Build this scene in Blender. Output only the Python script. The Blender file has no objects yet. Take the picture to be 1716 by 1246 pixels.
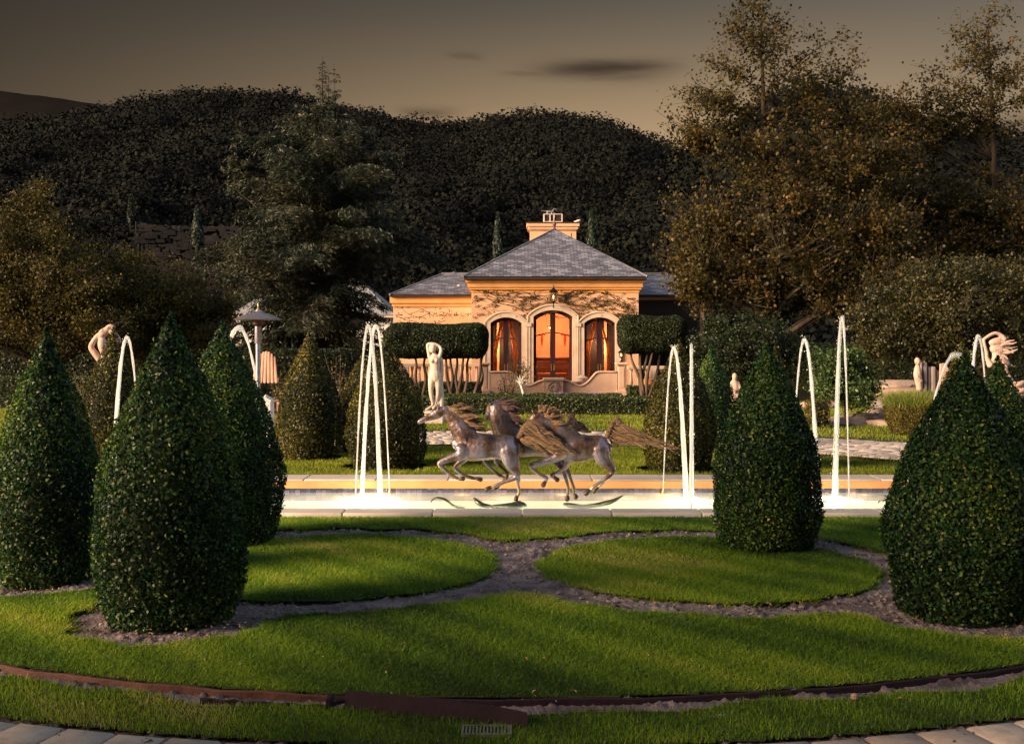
import bpy, bmesh, math, random
import numpy as np
from mathutils import Vector, Matrix

# ------------------------------------------------------------------ camera, sky, sun, exposure
F = 1900.0; CX = 858.0; HY = 575.0; CH = 2.0          # focal (px of the photo), principal column, horizon row, eye height
scn = bpy.context.scene
cam = bpy.data.cameras.new("camera"); camo = bpy.data.objects.new("camera", cam)
scn.collection.objects.link(camo); scn.camera = camo
camo.location = (0, 0, CH); camo.rotation_euler = (math.radians(90), 0, 0)
cam.sensor_width = 36; cam.lens = 36*F/1716.0; cam.shift_y = -(623-HY)/1716.0
cam.clip_start = 0.1; cam.clip_end = 4000
SUN_EL, SUN_AZ = 18.0, 243.0          # azimuth: clockwise from +Y (view direction)
world = bpy.data.worlds.new("World"); scn.world = world; world.use_nodes = True
wt = world.node_tree; wt.nodes.clear()
def N(t, typ, **kw):
    n = t.nodes.new(typ)
    for k, v in kw.items():
        if k.startswith('i_'):
            n.inputs[k[2:].replace('_', ' ')].default_value = v
        else: setattr(n, k, v)
    return n
def setup_world():
    L = wt.links.new
    out = N(wt, 'ShaderNodeOutputWorld'); bg = N(wt, 'ShaderNodeBackground'); bg.inputs['Strength'].default_value = 0.075
    sky = N(wt, 'ShaderNodeTexSky'); sky.sky_type = 'NISHITA'; sky.sun_disc = False
    sky.sun_elevation = math.radians(4.0); sky.sun_rotation = math.radians(SUN_AZ)
    sky.air_density = 1.6; sky.dust_density = 3.0; sky.ozone_density = 1.0
    hsv = N(wt, 'ShaderNodeHueSaturation'); hsv.inputs['Saturation'].default_value = 0.30
    L(sky.outputs[0], hsv.inputs['Color'])
    tc = N(wt, 'ShaderNodeTexCoord'); sep = N(wt, 'ShaderNodeSeparateXYZ'); L(tc.outputs['Generated'], sep.inputs[0])
    def math_(op, a, b=None, c=None):
        m = N(wt, 'ShaderNodeMath'); m.operation = op
        for i, v in enumerate((a, b, c)):
            if v is None: continue
            if isinstance(v, (int, float)): m.inputs[i].default_value = v
            else: L(v, m.inputs[i])
        return m.outputs[0]
    x, y, z = sep.outputs
    # warm dusk band low above the hills, strongest right of the house
    az = math_('ARCTAN2', x, y)
    gz = math_('POWER', math_('MAXIMUM', math_('SUBTRACT', 1.0, math_('MULTIPLY', math_('ABSOLUTE', z), 3.1)), 0.0), 1.6)
    ga = math_('EXPONENT', math_('MULTIPLY', math_('POWER', math_('SUBTRACT', az, 0.10), 2.0), -5.0))
    glow = math_('MULTIPLY', gz, math_('ADD', math_('MULTIPLY', ga, 0.85), 0.15))
    gcol = N(wt, 'ShaderNodeMix', data_type='RGBA', blend_type='MULTIPLY'); gcol.inputs[0].default_value = 1.0
    cmb = N(wt, 'ShaderNodeCombineColor')
    L(math_('MULTIPLY', glow, 21.0), cmb.inputs[0]); L(math_('MULTIPLY', glow, 14.2), cmb.inputs[1]); L(math_('MULTIPLY', glow, 7.2), cmb.inputs[2])
    add = N(wt, 'ShaderNodeMix', data_type='RGBA', blend_type='ADD'); add.inputs[0].default_value = 1.0
    L(hsv.outputs[0], add.inputs[6]); L(cmb.outputs[0], add.inputs[7])
    # streaky clouds lying in the sky: (azimuth, elevation sine, width, height, strength)
    noise = N(wt, 'ShaderNodeTexNoise'); noise.inputs['Scale'].default_value = 9.0; noise.inputs['Detail'].default_value = 6.0
    mp = N(wt, 'ShaderNodeMapping'); mp.inputs['Scale'].default_value = (1, 1, 7); L(tc.outputs['Generated'], mp.inputs[0]); L(mp.outputs[0], noise.inputs['Vector'])
    tot = None
    for (px, py, w, h, s) in ((1012, 117, 105, 14, 1.0), (715, 188, 45, 9, .55), (775, 97, 30, 8, .35), (1690, 208, 130, 20, .7), (900, 125, 60, 5, .4), (1080,112,60,9,.5)):
        a0 = math.atan2(px-CX, F); z0 = (HY-py)/math.sqrt(F*F+(px-CX)**2+(HY-py)**2)
        nz = math_('SUBTRACT', noise.outputs[0], 0.5)
        da = math_('DIVIDE', math_('ADD', math_('SUBTRACT', az, a0), math_('MULTIPLY', nz, 0.03)), w/F)
        dz = math_('DIVIDE', math_('ADD', math_('SUBTRACT', z, z0), math_('MULTIPLY', nz, 0.018)), h/F)
        g = math_('EXPONENT', math_('MULTIPLY', math_('ADD', math_('POWER', math_('ABSOLUTE', da), 3.0), math_('POWER', math_('ABSOLUTE', dz), 2.0)), -0.9))
        g = math_('MULTIPLY', g, s)
        tot = g if tot is None else math_('MAXIMUM', tot, g)
    cl = N(wt, 'ShaderNodeMix', data_type='RGBA'); L(math_('MULTIPLY', tot, 0.8), cl.inputs[0])
    L(add.outputs[2], cl.inputs[6]); cl.inputs[7].default_value = (0.33, 0.22, 0.2, 1)
    # the dome darkens away from the dusk glow
    fl = math_('MULTIPLY', math_('EXPONENT', math_('MULTIPLY', math_('POWER', math_('ADD', az, 0.75), 2.0), -3.0)), 0.88)
    fr_ = math_('MULTIPLY', math_('EXPONENT', math_('MULTIPLY', math_('POWER', math_('SUBTRACT', az, 0.9), 2.0), -4.0)), 0.45)
    front = math_('MULTIPLY', math_('EXPONENT', math_('MULTIPLY', math_('POWER', az, 2.0), -1.2)), 0.50)
    fall = math_('MULTIPLY', math_('SUBTRACT', math_('SUBTRACT', 1.0, fl), fr_), math_('SUBTRACT', 1.0, front))
    back = math_('MULTIPLY', math_('EXPONENT', math_('MULTIPLY', math_('POWER', math_('SUBTRACT', 3.1416, math_('ABSOLUTE', az)), 2.0), -1.1)), 0.70)
    fall = math_('MULTIPLY', fall, math_('SUBTRACT', 1.0, back))
    cc = N(wt, 'ShaderNodeCombineColor'); L(fall, cc.inputs[0]); L(fall, cc.inputs[1]); L(fall, cc.inputs[2])
    dk = N(wt, 'ShaderNodeMix', data_type='RGBA', blend_type='MULTIPLY'); dk.inputs[0].default_value = 1.0
    L(cl.outputs[2], dk.inputs[6]); L(cc.outputs[0], dk.inputs[7])
    # pale cool open sky to the right, out of the frame
    rt_ = math_('MULTIPLY', math_('EXPONENT', math_('MULTIPLY', math_('POWER', math_('SUBTRACT', az, 1.75), 2.0), -3.0)), math_('MAXIMUM', math_('SUBTRACT', 1.0, math_('MULTIPLY', math_('ABSOLUTE', z), 1.2)), 0.0))
    rc = N(wt, 'ShaderNodeCombineColor'); L(math_('MULTIPLY', rt_, 5.0), rc.inputs[0]); L(math_('MULTIPLY', rt_, 6.6), rc.inputs[1]); L(math_('MULTIPLY', rt_, 8.4), rc.inputs[2])
    ra = N(wt, 'ShaderNodeMix', data_type='RGBA', blend_type='ADD'); ra.inputs[0].default_value = 1.0; L(dk.outputs[2], ra.inputs[6]); L(rc.outputs[0], ra.inputs[7]); dk = ra
    # bluer overhead
    zf = math_('MINIMUM', math_('MAXIMUM', math_('MULTIPLY', math_('SUBTRACT', z, 0.35), 2.2), 0.0), 1.0)
    tint = N(wt, 'ShaderNodeMix', data_type='RGBA'); L(zf, tint.inputs[0]); tint.inputs[6].default_value = (.66, .61, .57, 1); tint.inputs[7].default_value = (3.7, 4.2, 4.9, 1)
    tm = N(wt, 'ShaderNodeMix', data_type='RGBA', blend_type='MULTIPLY'); tm.inputs[0].default_value = 1.0; L(dk.outputs[2], tm.inputs[6]); L(tint.outputs[2], tm.inputs[7])
    L(tm.outputs[2], bg.inputs[0]); L(bg.outputs[0], out.inputs[0])
setup_world()
sl = bpy.data.lights.new("sun", 'SUN'); sun = bpy.data.objects.new("sun", sl); scn.collection.objects.link(sun)
sl.energy = 4.4; sl.angle = math.radians(26); sl.color = (1.0, 0.71, 0.45)
_a = math.radians(SUN_AZ); _e = math.radians(SUN_EL)
sdir = Vector((math.sin(_a)*math.cos(_e), math.cos(_a)*math.cos(_e), math.sin(_e)))
sun.rotation_euler = sdir.to_track_quat('Z', 'Y').to_euler(); sun.location = (-20, -20, 20)
vs = scn.view_settings; vs.view_transform = 'Standard'; vs.look = 'None'; vs.exposure = 1.5; vs.gamma = 1.0

# ------------------------------------------------------------------ helpers
COL = scn.collection
rng = np.random.default_rng(7); random.seed(7)
def P(px, py, Y): return Vector(((px-CX)/F*Y, Y, CH-(py-HY)/F*Y))
def GY(py, z=0.0): return F*(CH-z)/(py-HY)
def G(px, py, z=0.0):
    Y = GY(py, z); return Vector(((px-CX)/F*Y, Y, z))
def tag(o, label=None, cat=None, group=None, kind=None):
    if label: o['label'] = label
    if cat: o['category'] = cat
    if group: o['group'] = group
    if kind: o['kind'] = kind
    return o
def empty(name, loc=(0, 0, 0)):
    o = bpy.data.objects.new(name, None); COL.objects.link(o); o.location = loc; o.empty_display_size = .2; return o
def mesh_obj(name, me, mats, parent=None, smooth=False):
    o = bpy.data.objects.new(name, me); COL.objects.link(o)
    for m in (mats if isinstance(mats, (list, tuple)) else [mats]): me.materials.append(m)
    if smooth: me.polygons.foreach_set('use_smooth', [True]*len(me.polygons))
    if parent is not None:
        o.parent = parent
        o.matrix_parent_inverse = Matrix.Translation(parent.location).inverted() if True else Matrix()
    return o
def np_mesh(name, V, Fq, rnd=None, matidx=None):
    """V (n,3), Fq (m,k) constant polygon size"""
    me = bpy.data.meshes.new(name); n = len(V); m, k = Fq.shape
    me.vertices.add(n); me.vertices.foreach_set('co', np.ascontiguousarray(V, dtype=np.float32).ravel())
    me.loops.add(m*k); me.loops.foreach_set('vertex_index', np.ascontiguousarray(Fq, dtype=np.int32).ravel())
    me.polygons.add(m); me.polygons.foreach_set('loop_start', np.arange(0, m*k, k, dtype=np.int32))
    if matidx is not None: me.polygons.foreach_set('material_index', np.ascontiguousarray(matidx, dtype=np.int32))
    if rnd is not None:
        a = me.attributes.new('rnd', 'FLOAT', 'POINT'); a.data.foreach_set('value', np.ascontiguousarray(rnd, dtype=np.float32))
    me.update(calc_edges=True); return me

class MB:
    def __init__(s): s.v = []; s.f = []; s.uv = {}
    def add(s, vs, fs):
        b = len(s.v); s.v += [tuple(v) for v in vs]; s.f += [tuple(b+i for i in f) for f in fs]; return s
    def box(s, x0, x1, y0, y1, z0, z1, bev=0.0):
        if bev <= 0:
            return s.add([(x0,y0,z0),(x1,y0,z0),(x1,y1,z0),(x0,y1,z0),(x0,y0,z1),(x1,y0,z1),(x1,y1,z1),(x0,y1,z1)],
                  [(0,3,2,1),(4,5,6,7),(0,1,5,4),(1,2,6,5),(2,3,7,6),(3,0,4,7)])
        b = bev
        def ring(z, i): return [(x0+i,y0,z),(x1-i,y0,z),(x1,y0+i,z),(x1,y1-i,z),(x1-i,y1,z),(x0+i,y1,z),(x0,y1-i,z),(x0,y0+i,z)]
        def ring2(z, i): return [(x0+b+i,y0+i,z),(x1-b-i,y0+i,z),(x1-i,y0+b+i,z),(x1-i,y1-b-i,z),(x1-b-i,y1-i,z),(x0+b+i,y1-i,z),(x0+i,y1-b-i,z),(x0+i,y0+b+i,z)]
        rs = ring2(z0, 0) + ring2(z1-b, 0) + ring2(z1, b*.8)
        fs = [tuple(range(7, -1, -1))] + [(k*8+i, k*8+(i+1) % 8, (k+1)*8+(i+1) % 8, (k+1)*8+i) for k in range(2) for i in range(8)] + [tuple(range(16, 24))]
        return s.add(rs, fs)
    def prism(s, poly, y0, y1):
        """poly: list of (x,z) CCW seen from -Y; extruded y0..y1"""
        n = len(poly)
        vs = [(x, y0, z) for x, z in poly] + [(x, y1, z) for x, z in poly]
        return s.add(vs, [tuple(range(n)), tuple(range(2*n-1, n-1, -1))] + [(i, i+n, (i+1) % n+n, (i+1) % n) for i in range(n)])
    def lathe(s, c, prof, n=16, a0=0):
        vs = []; fs = []; k = len(prof)
        for r, z in prof:
            for i in range(n):
                a = a0+2*math.pi*i/n; vs.append((c[0]+r*math.cos(a), c[1]+r*math.sin(a), c[2]+z))
        for j in range(k-1):
            for i in range(n): fs.append((j*n+i, j*n+(i+1) % n, (j+1)*n+(i+1) % n, (j+1)*n+i))
        fs.append(tuple(range(n-1, -1, -1))); fs.append(tuple((k-1)*n+i for i in range(n)))
        return s.add(vs, fs)
    def loft(s, pts, ra, rb=None, n=10, cap=True, up=(0, 1, 0)):
        """tapered tube along pts, radius ra in the plane square to `up`, rb along `up`"""
        pts = [Vector(p) for p in pts]; rb = rb or ra; U = Vector(up); m = len(pts); vs = []; fs = []
        tans = [(pts[min(i+1, m-1)]-pts[max(i-1, 0)]).normalized() for i in range(m)]
        rings = []
        for i in range(m): rings.append((pts[i], tans[i], ra[i], rb[i]))
        if cap:
            rings = [(pts[0]-tans[0]*ra[0]*.75, tans[0], ra[0]*.25, rb[0]*.25), (pts[0]-tans[0]*ra[0]*.45, tans[0], ra[0]*.72, rb[0]*.72)] + rings + \
                    [(pts[-1]+tans[-1]*ra[-1]*.45, tans[-1], ra[-1]*.72, rb[-1]*.72), (pts[-1]+tans[-1]*ra[-1]*.75, tans[-1], ra[-1]*.25, rb[-1]*.25)]
        for p, t, a, b in rings:
            n2 = U - t*U.dot(t)
            if n2.length < .15: n2 = Vector((1, 0, 0)) - t*t.x
            n2.normalize(); n1 = t.cross(n2)
            for k in range(n):
                an = 2*math.pi*k/n; vs.append(p + n1*(a*math.cos(an)) + n2*(b*math.sin(an)))
        k = len(rings)
        for j in range(k-1):
            for i in range(n): fs.append((j*n+i, j*n+(i+1) % n, (j+1)*n+(i+1) % n, (j+1)*n+i))
        fs.append(tuple(range(n-1, -1, -1))); fs.append(tuple((k-1)*n+i for i in range(n)))
        return s.add(vs, fs)
    def build(s, name, mats, parent=None, smooth=False, auto=None):
        me = bpy.data.meshes.new(name); me.from_pydata(s.v, [], s.f); me.update()
        bm = bmesh.new(); bm.from_mesh(me); bmesh.ops.recalc_face_normals(bm, faces=bm.faces); bm.to_mesh(me); bm.free()
        o = mesh_obj(name, me, mats, parent, smooth)
        if auto:
            me.polygons.foreach_set('use_smooth', [True]*len(me.polygons)); me.set_sharp_from_angle(angle=math.radians(auto))
        return o
def crm(ctrl, k=4):
    """Catmull-Rom through tuples of any length"""
    c = [np.array(p, float) for p in ctrl]; c = [2*c[0]-c[1]] + c + [2*c[-1]-c[-2]]; out = []
    for i in range(1, len(c)-2):
        for j in range(k):
            t = j/k; out.append(.5*((2*c[i])+(-c[i-1]+c[i+1])*t+(2*c[i-1]-5*c[i]+4*c[i+1]-c[i+2])*t*t+(-c[i-1]+3*c[i]-3*c[i+1]+c[i+2])*t**3))
    out.append(c[-2]); return out

# ------------------------------------------------------------------ materials
def newmat(name):
    m = bpy.data.materials.new(name); m.use_nodes = True; t = m.node_tree; b = t.nodes['Principled BSDF']; return m, t, b
def mat(name, c1, c2=None, scale=6, rough=.7, metal=0, bump=.0, bscale=None, detail=6, contrast=.5, spec=.3, stretch=None, coord='Object'):
    m, t, b = newmat(name); L = t.links.new
    b.inputs['Roughness'].default_value = rough; b.inputs['Metallic'].default_value = metal; b.inputs['Specular IOR Level'].default_value = spec
    tc = N(t, 'ShaderNodeTexCoord'); mp = N(t, 'ShaderNodeMapping'); L(tc.outputs[coord], mp.inputs[0])
    if stretch: mp.inputs['Scale'].default_value = stretch
    n = N(t, 'ShaderNodeTexNoise'); n.inputs['Scale'].default_value = scale; n.inputs['Detail'].default_value = detail; L(mp.outputs[0], n.inputs['Vector'])
    r = N(t, 'ShaderNodeValToRGB'); c2 = c2 or tuple(x*.7 for x in c1)
    r.color_ramp.elements[0].position = .5-contrast*.35; r.color_ramp.elements[1].position = .5+contrast*.35
    r.color_ramp.elements[0].color = (*c2, 1); r.color_ramp.elements[1].color = (*c1, 1)
    L(n.outputs[0], r.inputs[0]); L(r.outputs[0], b.inputs['Base Color'])
    if bump:
        n2 = N(t, 'ShaderNodeTexNoise'); n2.inputs['Scale'].default_value = bscale or scale*4; n2.inputs['Detail'].default_value = 8; L(mp.outputs[0], n2.inputs['Vector'])
        bp = N(t, 'ShaderNodeBump'); bp.inputs['Strength'].default_value = bump; bp.inputs['Distance'].default_value = .02; L(n2.outputs[0], bp.inputs['Height']); L(bp.outputs[0], b.inputs['Normal'])
    return m
def leafmat(name, cols, rough=.45, trans=.25, spec=.5, tcol=None):
    m, t, b = newmat(name); L = t.links.new
    b.inputs['Roughness'].default_value = rough; b.inputs['Specular IOR Level'].default_value = spec
    at = N(t, 'ShaderNodeAttribute'); at.attribute_name = 'rnd'
    r = N(t, 'ShaderNodeValToRGB'); cr = r.color_ramp; k = len(cols)
    while len(cr.elements) < k: cr.elements.new(.5)
    for i, c in enumerate(cols): cr.elements[i].position = c[0]; cr.elements[i].color = (*c[1], 1)
    L(at.outputs['Fac'], r.inputs[0]); L(r.outputs[0], b.inputs['Base Color'])
    if trans > 0:
        tr = N(t, 'ShaderNodeBsdfTranslucent'); mx = N(t, 'ShaderNodeMixShader'); mx.inputs[0].default_value = trans
        br = N(t, 'ShaderNodeHueSaturation'); br.inputs['Value'].default_value = 1.3; L(r.outputs[0], br.inputs['Color']); L(br.outputs[0], tr.inputs[0])
        L(b.outputs[0], mx.inputs[1]); L(tr.outputs[0], mx.inputs[2]); L(mx.outputs[0], t.nodes['Material Output'].inputs[0])
    return m
M = {}
M['soil'] = mat('soil', (.27,.215,.235), (.035,.026,.028), 4, .95, bump=1.0, bscale=38, contrast=.75, detail=12)
M['earth'] = mat('far_earth', (.018,.018,.010), (.010,.011,.006), .3, .95, bump=.3, spec=.03)
M['lawn'] = mat('lawn_base', (.05,.065,.012), (.03,.035,.01), 6, .95, bump=.5, bscale=60)
M['grass'] = leafmat('grass_blades', [(0,(.022,.055,.005)),(.3,(.075,.16,.010)),(.65,(.18,.30,.014)),(.93,(.32,.38,.03)),(1,(.46,.41,.13))], .55, .35, .25)
M['grassfar'] = leafmat('grass_far', [(0,(.08,.11,.01)),(.4,(.15,.20,.014)),(.75,(.24,.27,.025)),(1,(.34,.32,.06))], .6, .35, .2)
M['box'] = leafmat('topiary_leaves', [(0,(.006,.018,.008)),(.35,(.014,.040,.013)),(.65,(.032,.082,.02)),(.90,(.07,.13,.022)),(1,(.20,.22,.025))], .42, .25, .2)
M['boxolive'] = leafmat('olive_topiary_leaves', [(0,(.012,.013,.005)),(.35,(.030,.032,.008)),(.65,(.060,.060,.012)),(.90,(.11,.095,.018)),(1,(.22,.17,.03))], .45, .25, .2)
M['core'] = mat('topiary_core', (.012,.016,.006), (.006,.008,.004), 20, .95)
M['hedge'] = leafmat('hedge_leaves', [(0,(.02,.035,.008)),(.5,(.04,.065,.014)),(.9,(.075,.10,.02)),(1,(.13,.12,.03))], .5, .2)
M['sycamore'] = leafmat('autumn_leaves', [(0,(.012,.011,.005)),(.35,(.035,.029,.006)),(.65,(.068,.054,.009)),(.90,(.115,.062,.011)),(1,(.25,.12,.03))], .55, .3, .3)
M['oak'] = leafmat('olive_leaves', [(0,(.018,.016,.006)),(.4,(.05,.042,.010)),(.75,(.10,.085,.014)),(1,(.19,.15,.02))], .6, .25, .25)
M['roundtree'] = leafmat('round_tree_leaves', [(0,(.010,.011,.003)),(.5,(.028,.030,.006)),(.85,(.065,.055,.010)),(1,(.13,.09,.018))], .5, .25)
M['darkbush'] = leafmat('dark_bush_leaves', [(0,(.006,.010,.004)),(.5,(.012,.024,.008)),(.9,(.03,.045,.012)),(1,(.06,.07,.02))], .5, .2, .3)
M['midbush'] = leafmat('mid_bush_leaves', [(0,(.02,.04,.01)),(.5,(.04,.08,.018)),(.9,(.08,.13,.03)),(1,(.14,.16,.04))], .45, .25)
M['cedar'] = leafmat('cedar_needles', [(0,(.006,.012,.006)),(.4,(.013,.024,.010)),(.75,(.028,.033,.012)),(1,(.055,.042,.015))], .6, .15)
M['cypress'] = leafmat('cypress_leaves', [(0,(.01,.02,.012)),(1,(.03,.05,.025))], .6, .1)
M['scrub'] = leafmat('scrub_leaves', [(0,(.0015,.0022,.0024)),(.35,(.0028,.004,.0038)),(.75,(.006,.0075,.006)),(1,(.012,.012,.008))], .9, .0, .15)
M['fern'] = leafmat('planter_blades', [(0,(.08,.12,.02)),(.5,(.18,.22,.03)),(1,(.34,.30,.06))], .5, .35)
M['rose'] = leafmat('rose_leaves', [(0,(.04,.05,.02)),(.6,(.09,.09,.03)),(1,(.2,.13,.05))], .5, .25)
M['bark'] = mat('bark', (.05,.035,.025), (.02,.015,.011), 5, .9, bump=.8, bscale=14, stretch=(1,1,.25))
M['barkpale'] = mat('pale_bark', (.11,.075,.055), (.05,.035,.025), 6, .85, bump=.6, bscale=14, stretch=(1,1,.3))
M['stone'] = mat('coping_stone', (.58,.50,.44), (.42,.36,.33), 3, .55, bump=.25, bscale=30, contrast=.8)
M['rimglow'] = mat('painted_rim_glow', (.62,.30,.12), (.48,.22,.09), 2, .5, bump=.2)  # amber lamp glow on the far rim, painted as orange colour
M['stucco'] = mat('stucco', (.72,.44,.28), (.56,.33,.20), 1.4, .85, bump=.25, bscale=25, contrast=.8)
M['trim'] = mat('limestone_trim', (.60,.47,.37), (.50,.38,.29), 2.5, .75, bump=.2, bscale=20)
M['cornice'] = mat('cornice_glow_stucco', (.72,.36,.13), (.60,.29,.10), 2, .8, bump=.15)  # orange of the upwash light is put into the cornice colour
M['terrace'] = mat('terrace_stone', (.74,.50,.38), (.60,.38,.28), 2, .8, bump=.25, bscale=25)
M['marble'] = mat('pale_marble', (.72,.60,.50), (.50,.40,.33), 6, .6, bump=.35, bscale=25, contrast=.9)
M['pinkstone'] = mat('pink_cast_stone', (.58,.42,.35), (.36,.25,.21), 7, .75, bump=.5, bscale=30, contrast=.9)
M['doorwood'] = mat('plum_door_wood', (.045,.016,.022), (.025,.01,.015), 8, .4, bump=.2, stretch=(1,1,.1))
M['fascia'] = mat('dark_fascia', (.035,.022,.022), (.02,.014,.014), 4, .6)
M['iron'] = mat('black_iron', (.02,.02,.022), (.01,.01,.01), 10, .45, .6)
M['brass'] = mat('brass', (.75,.55,.25), (.55,.38,.15), 10, .3, 1.0)
M['steel'] = mat('brushed_steel', (.42,.40,.45), (.30,.28,.33), 10, .4, .9)
M['copper'] = mat('aged_copper', (.22,.12,.10), (.12,.07,.07), 8, .5, .6)
M['cream'] = mat('cream_paint', (.65,.62,.58), (.5,.47,.44), 5, .6)
M['plaster'] = mat('pool_plaster', (.58,.67,.64), (.47,.57,.54), 1.2, .7)
M['curtain'] = mat('orange_curtain', (.75,.26,.07), (.5,.14,.03), 4, .8, stretch=(6,6,.3))
M['room'] = mat('room_wall', (.85,.50,.28), (.78,.42,.22), .8, .8)
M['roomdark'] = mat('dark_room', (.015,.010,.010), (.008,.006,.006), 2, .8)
M['sideboard'] = mat('sideboard_wood', (.14,.05,.02), (.07,.025,.012), 3, .5, stretch=(.3,1,3))
M['red'] = mat('red_sconce', (.55,.07,.03), (.35,.04,.02), 5, .5)
M['rock'] = mat('flagstone_rock', (.42,.29,.23), (.20,.15,.13), 3, .85, bump=.9, bscale=9, contrast=1)
M['grayrock'] = mat('gray_rock', (.26,.22,.21), (.12,.10,.10), 3, .85, bump=.9, bscale=9, contrast=1)
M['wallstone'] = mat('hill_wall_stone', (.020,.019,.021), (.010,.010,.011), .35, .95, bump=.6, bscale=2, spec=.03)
M['edging'] = mat('edging_board', (.12,.045,.035), (.07,.03,.026), 5, .65, bump=.3, bscale=30, contrast=.9)
M['edgingp'] = mat('weathered_board', (.032,.015,.026), (.016,.009,.015), 7, .8, bump=.3, bscale=30, contrast=.9, spec=.2)
M['grate'] = mat('drain_grate', (.30,.28,.26), (.16,.15,.14), 10, .5, .5)
M['mortar'] = mat('path_bed', (.16,.13,.11), (.09,.075,.065), 8, .95, bump=.4)
M['vine'] = mat('vine_stem', (.13,.075,.045), (.06,.035,.022), 8, .9)
M['terracotta'] = mat('terracotta', (.55,.22,.10), (.42,.16,.07), 5, .7)
M['chairwood'] = mat('pink_chair_wood', (.60,.33,.23), (.45,.24,.16), 4, .7, stretch=(4,4,.5))
M['whitepaint'] = mat('white_paint', (.7,.68,.66), (.6,.57,.55), 4, .6)
M['litter'] = mat('dry_leaf', (.45,.32,.2), (.25,.14,.08), 30, .8)
M['purple'] = leafmat('purple_flowers', [(0,(.10,.05,.25)),(1,(.25,.13,.45))], .6, .3)
def pavers_mat():
    m, t, b = newmat('paver_stone'); L = t.links.new
    at = N(t, 'ShaderNodeAttribute'); at.attribute_name = 'rnd'
    r = N(t, 'ShaderNodeValToRGB'); r.color_ramp.elements[0].color = (.46,.37,.32,1); r.color_ramp.elements[1].color = (.74,.62,.54,1)
    L(at.outputs['Fac'], r.inputs[0]); n = N(t, 'ShaderNodeTexNoise'); n.inputs['Scale'].default_value = 14; n.inputs['Detail'].default_value = 8
    tc = N(t, 'ShaderNodeTexCoord'); L(tc.outputs['Object'], n.inputs['Vector'])
    mx = N(t, 'ShaderNodeMix', data_type='RGBA', blend_type='MULTIPLY'); mx.inputs[0].default_value = .6; L(r.outputs[0], mx.inputs[6]); L(n.outputs[0], mx.inputs[7])
    L(mx.outputs[2], b.inputs['Base Color']); b.inputs['Roughness'].default_value = .85
    bp = N(t, 'ShaderNodeBump'); bp.inputs['Strength'].default_value = .4; bp.inputs['Distance'].default_value = .02; L(n.outputs[0], bp.inputs['Height']); L(bp.outputs[0], b.inputs['Normal'])
    return m
M['paver'] = pavers_mat()
def slate_mat(name, ca, cb):
    m, t, b = newmat(name); L = t.links.new; tc = N(t, 'ShaderNodeTexCoord')
    br = N(t, 'ShaderNodeTexBrick'); br.offset = .5; br.inputs['Scale'].default_value = 1.0
    br.inputs['Brick Width'].default_value = .30; br.inputs['Row Height'].default_value = .13; br.inputs['Mortar Size'].default_value = .012; br.inputs['Mortar Smooth'].default_value = .3
    br.inputs['Color1'].default_value = (*ca, 1); br.inputs['Color2'].default_value = (*cb, 1); br.inputs['Mortar'].default_value = (.015,.015,.02,1); br.inputs['Bias'].default_value = -.35
    L(tc.outputs['UV'], br.inputs['Vector'])
    n = N(t, 'ShaderNodeTexNoise'); n.inputs['Scale'].default_value = 1.3; n.inputs['Detail'].default_value = 10; L(tc.outputs['UV'], n.inputs['Vector'])
    mx = N(t, 'ShaderNodeMix', data_type='RGBA', blend_type='OVERLAY'); mx.inputs[0].default_value = .7; L(br.outputs[0], mx.inputs[6]); L(n.outputs[0], mx.inputs[7])
    L(mx.outputs[2], b.inputs['Base Color']); b.inputs['Roughness'].default_value = .5
    # each course rises towards its lower edge
    sp = N(t, 'ShaderNodeSeparateXYZ'); L(tc.outputs['UV'], sp.inputs[0]); mo = N(t, 'ShaderNodeMath', operation='DIVIDE'); mo.inputs[1].default_value = .13; L(sp.outputs[1], mo.inputs[0])
    fr = N(t, 'ShaderNodeMath', operation='FRACT'); L(mo.outputs[0], fr.inputs[0])
    inv = N(t, 'ShaderNodeMath', operation='SUBTRACT'); inv.inputs[0].default_value = 1; L(fr.outputs[0], inv.inputs[1])
    bp = N(t, 'ShaderNodeBump'); bp.inputs['Strength'].default_value = .8; bp.inputs['Distance'].default_value = .03; L(inv.outputs[0], bp.inputs['Height'])
    bp2 = N(t, 'ShaderNodeBump'); bp2.inputs['Strength'].default_value = .5; bp2.inputs['Distance'].default_value = .03; L(br.outputs['Fac'], bp2.inputs['Height']); bp2.invert = True; L(bp.outputs[0], bp2.inputs['Normal'])
    L(bp2.outputs[0], b.inputs['Normal']); return m
M['slate'] = slate_mat('slate_tiles', (.10,.10,.135), (.36,.36,.44))
M['ridgetile'] = mat('ridge_slate', (.16,.16,.19), (.09,.09,.11), 5, .6)
M['slatepale'] = slate_mat('pale_roof_tiles', (.30,.30,.32), (.5,.5,.5))
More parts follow.
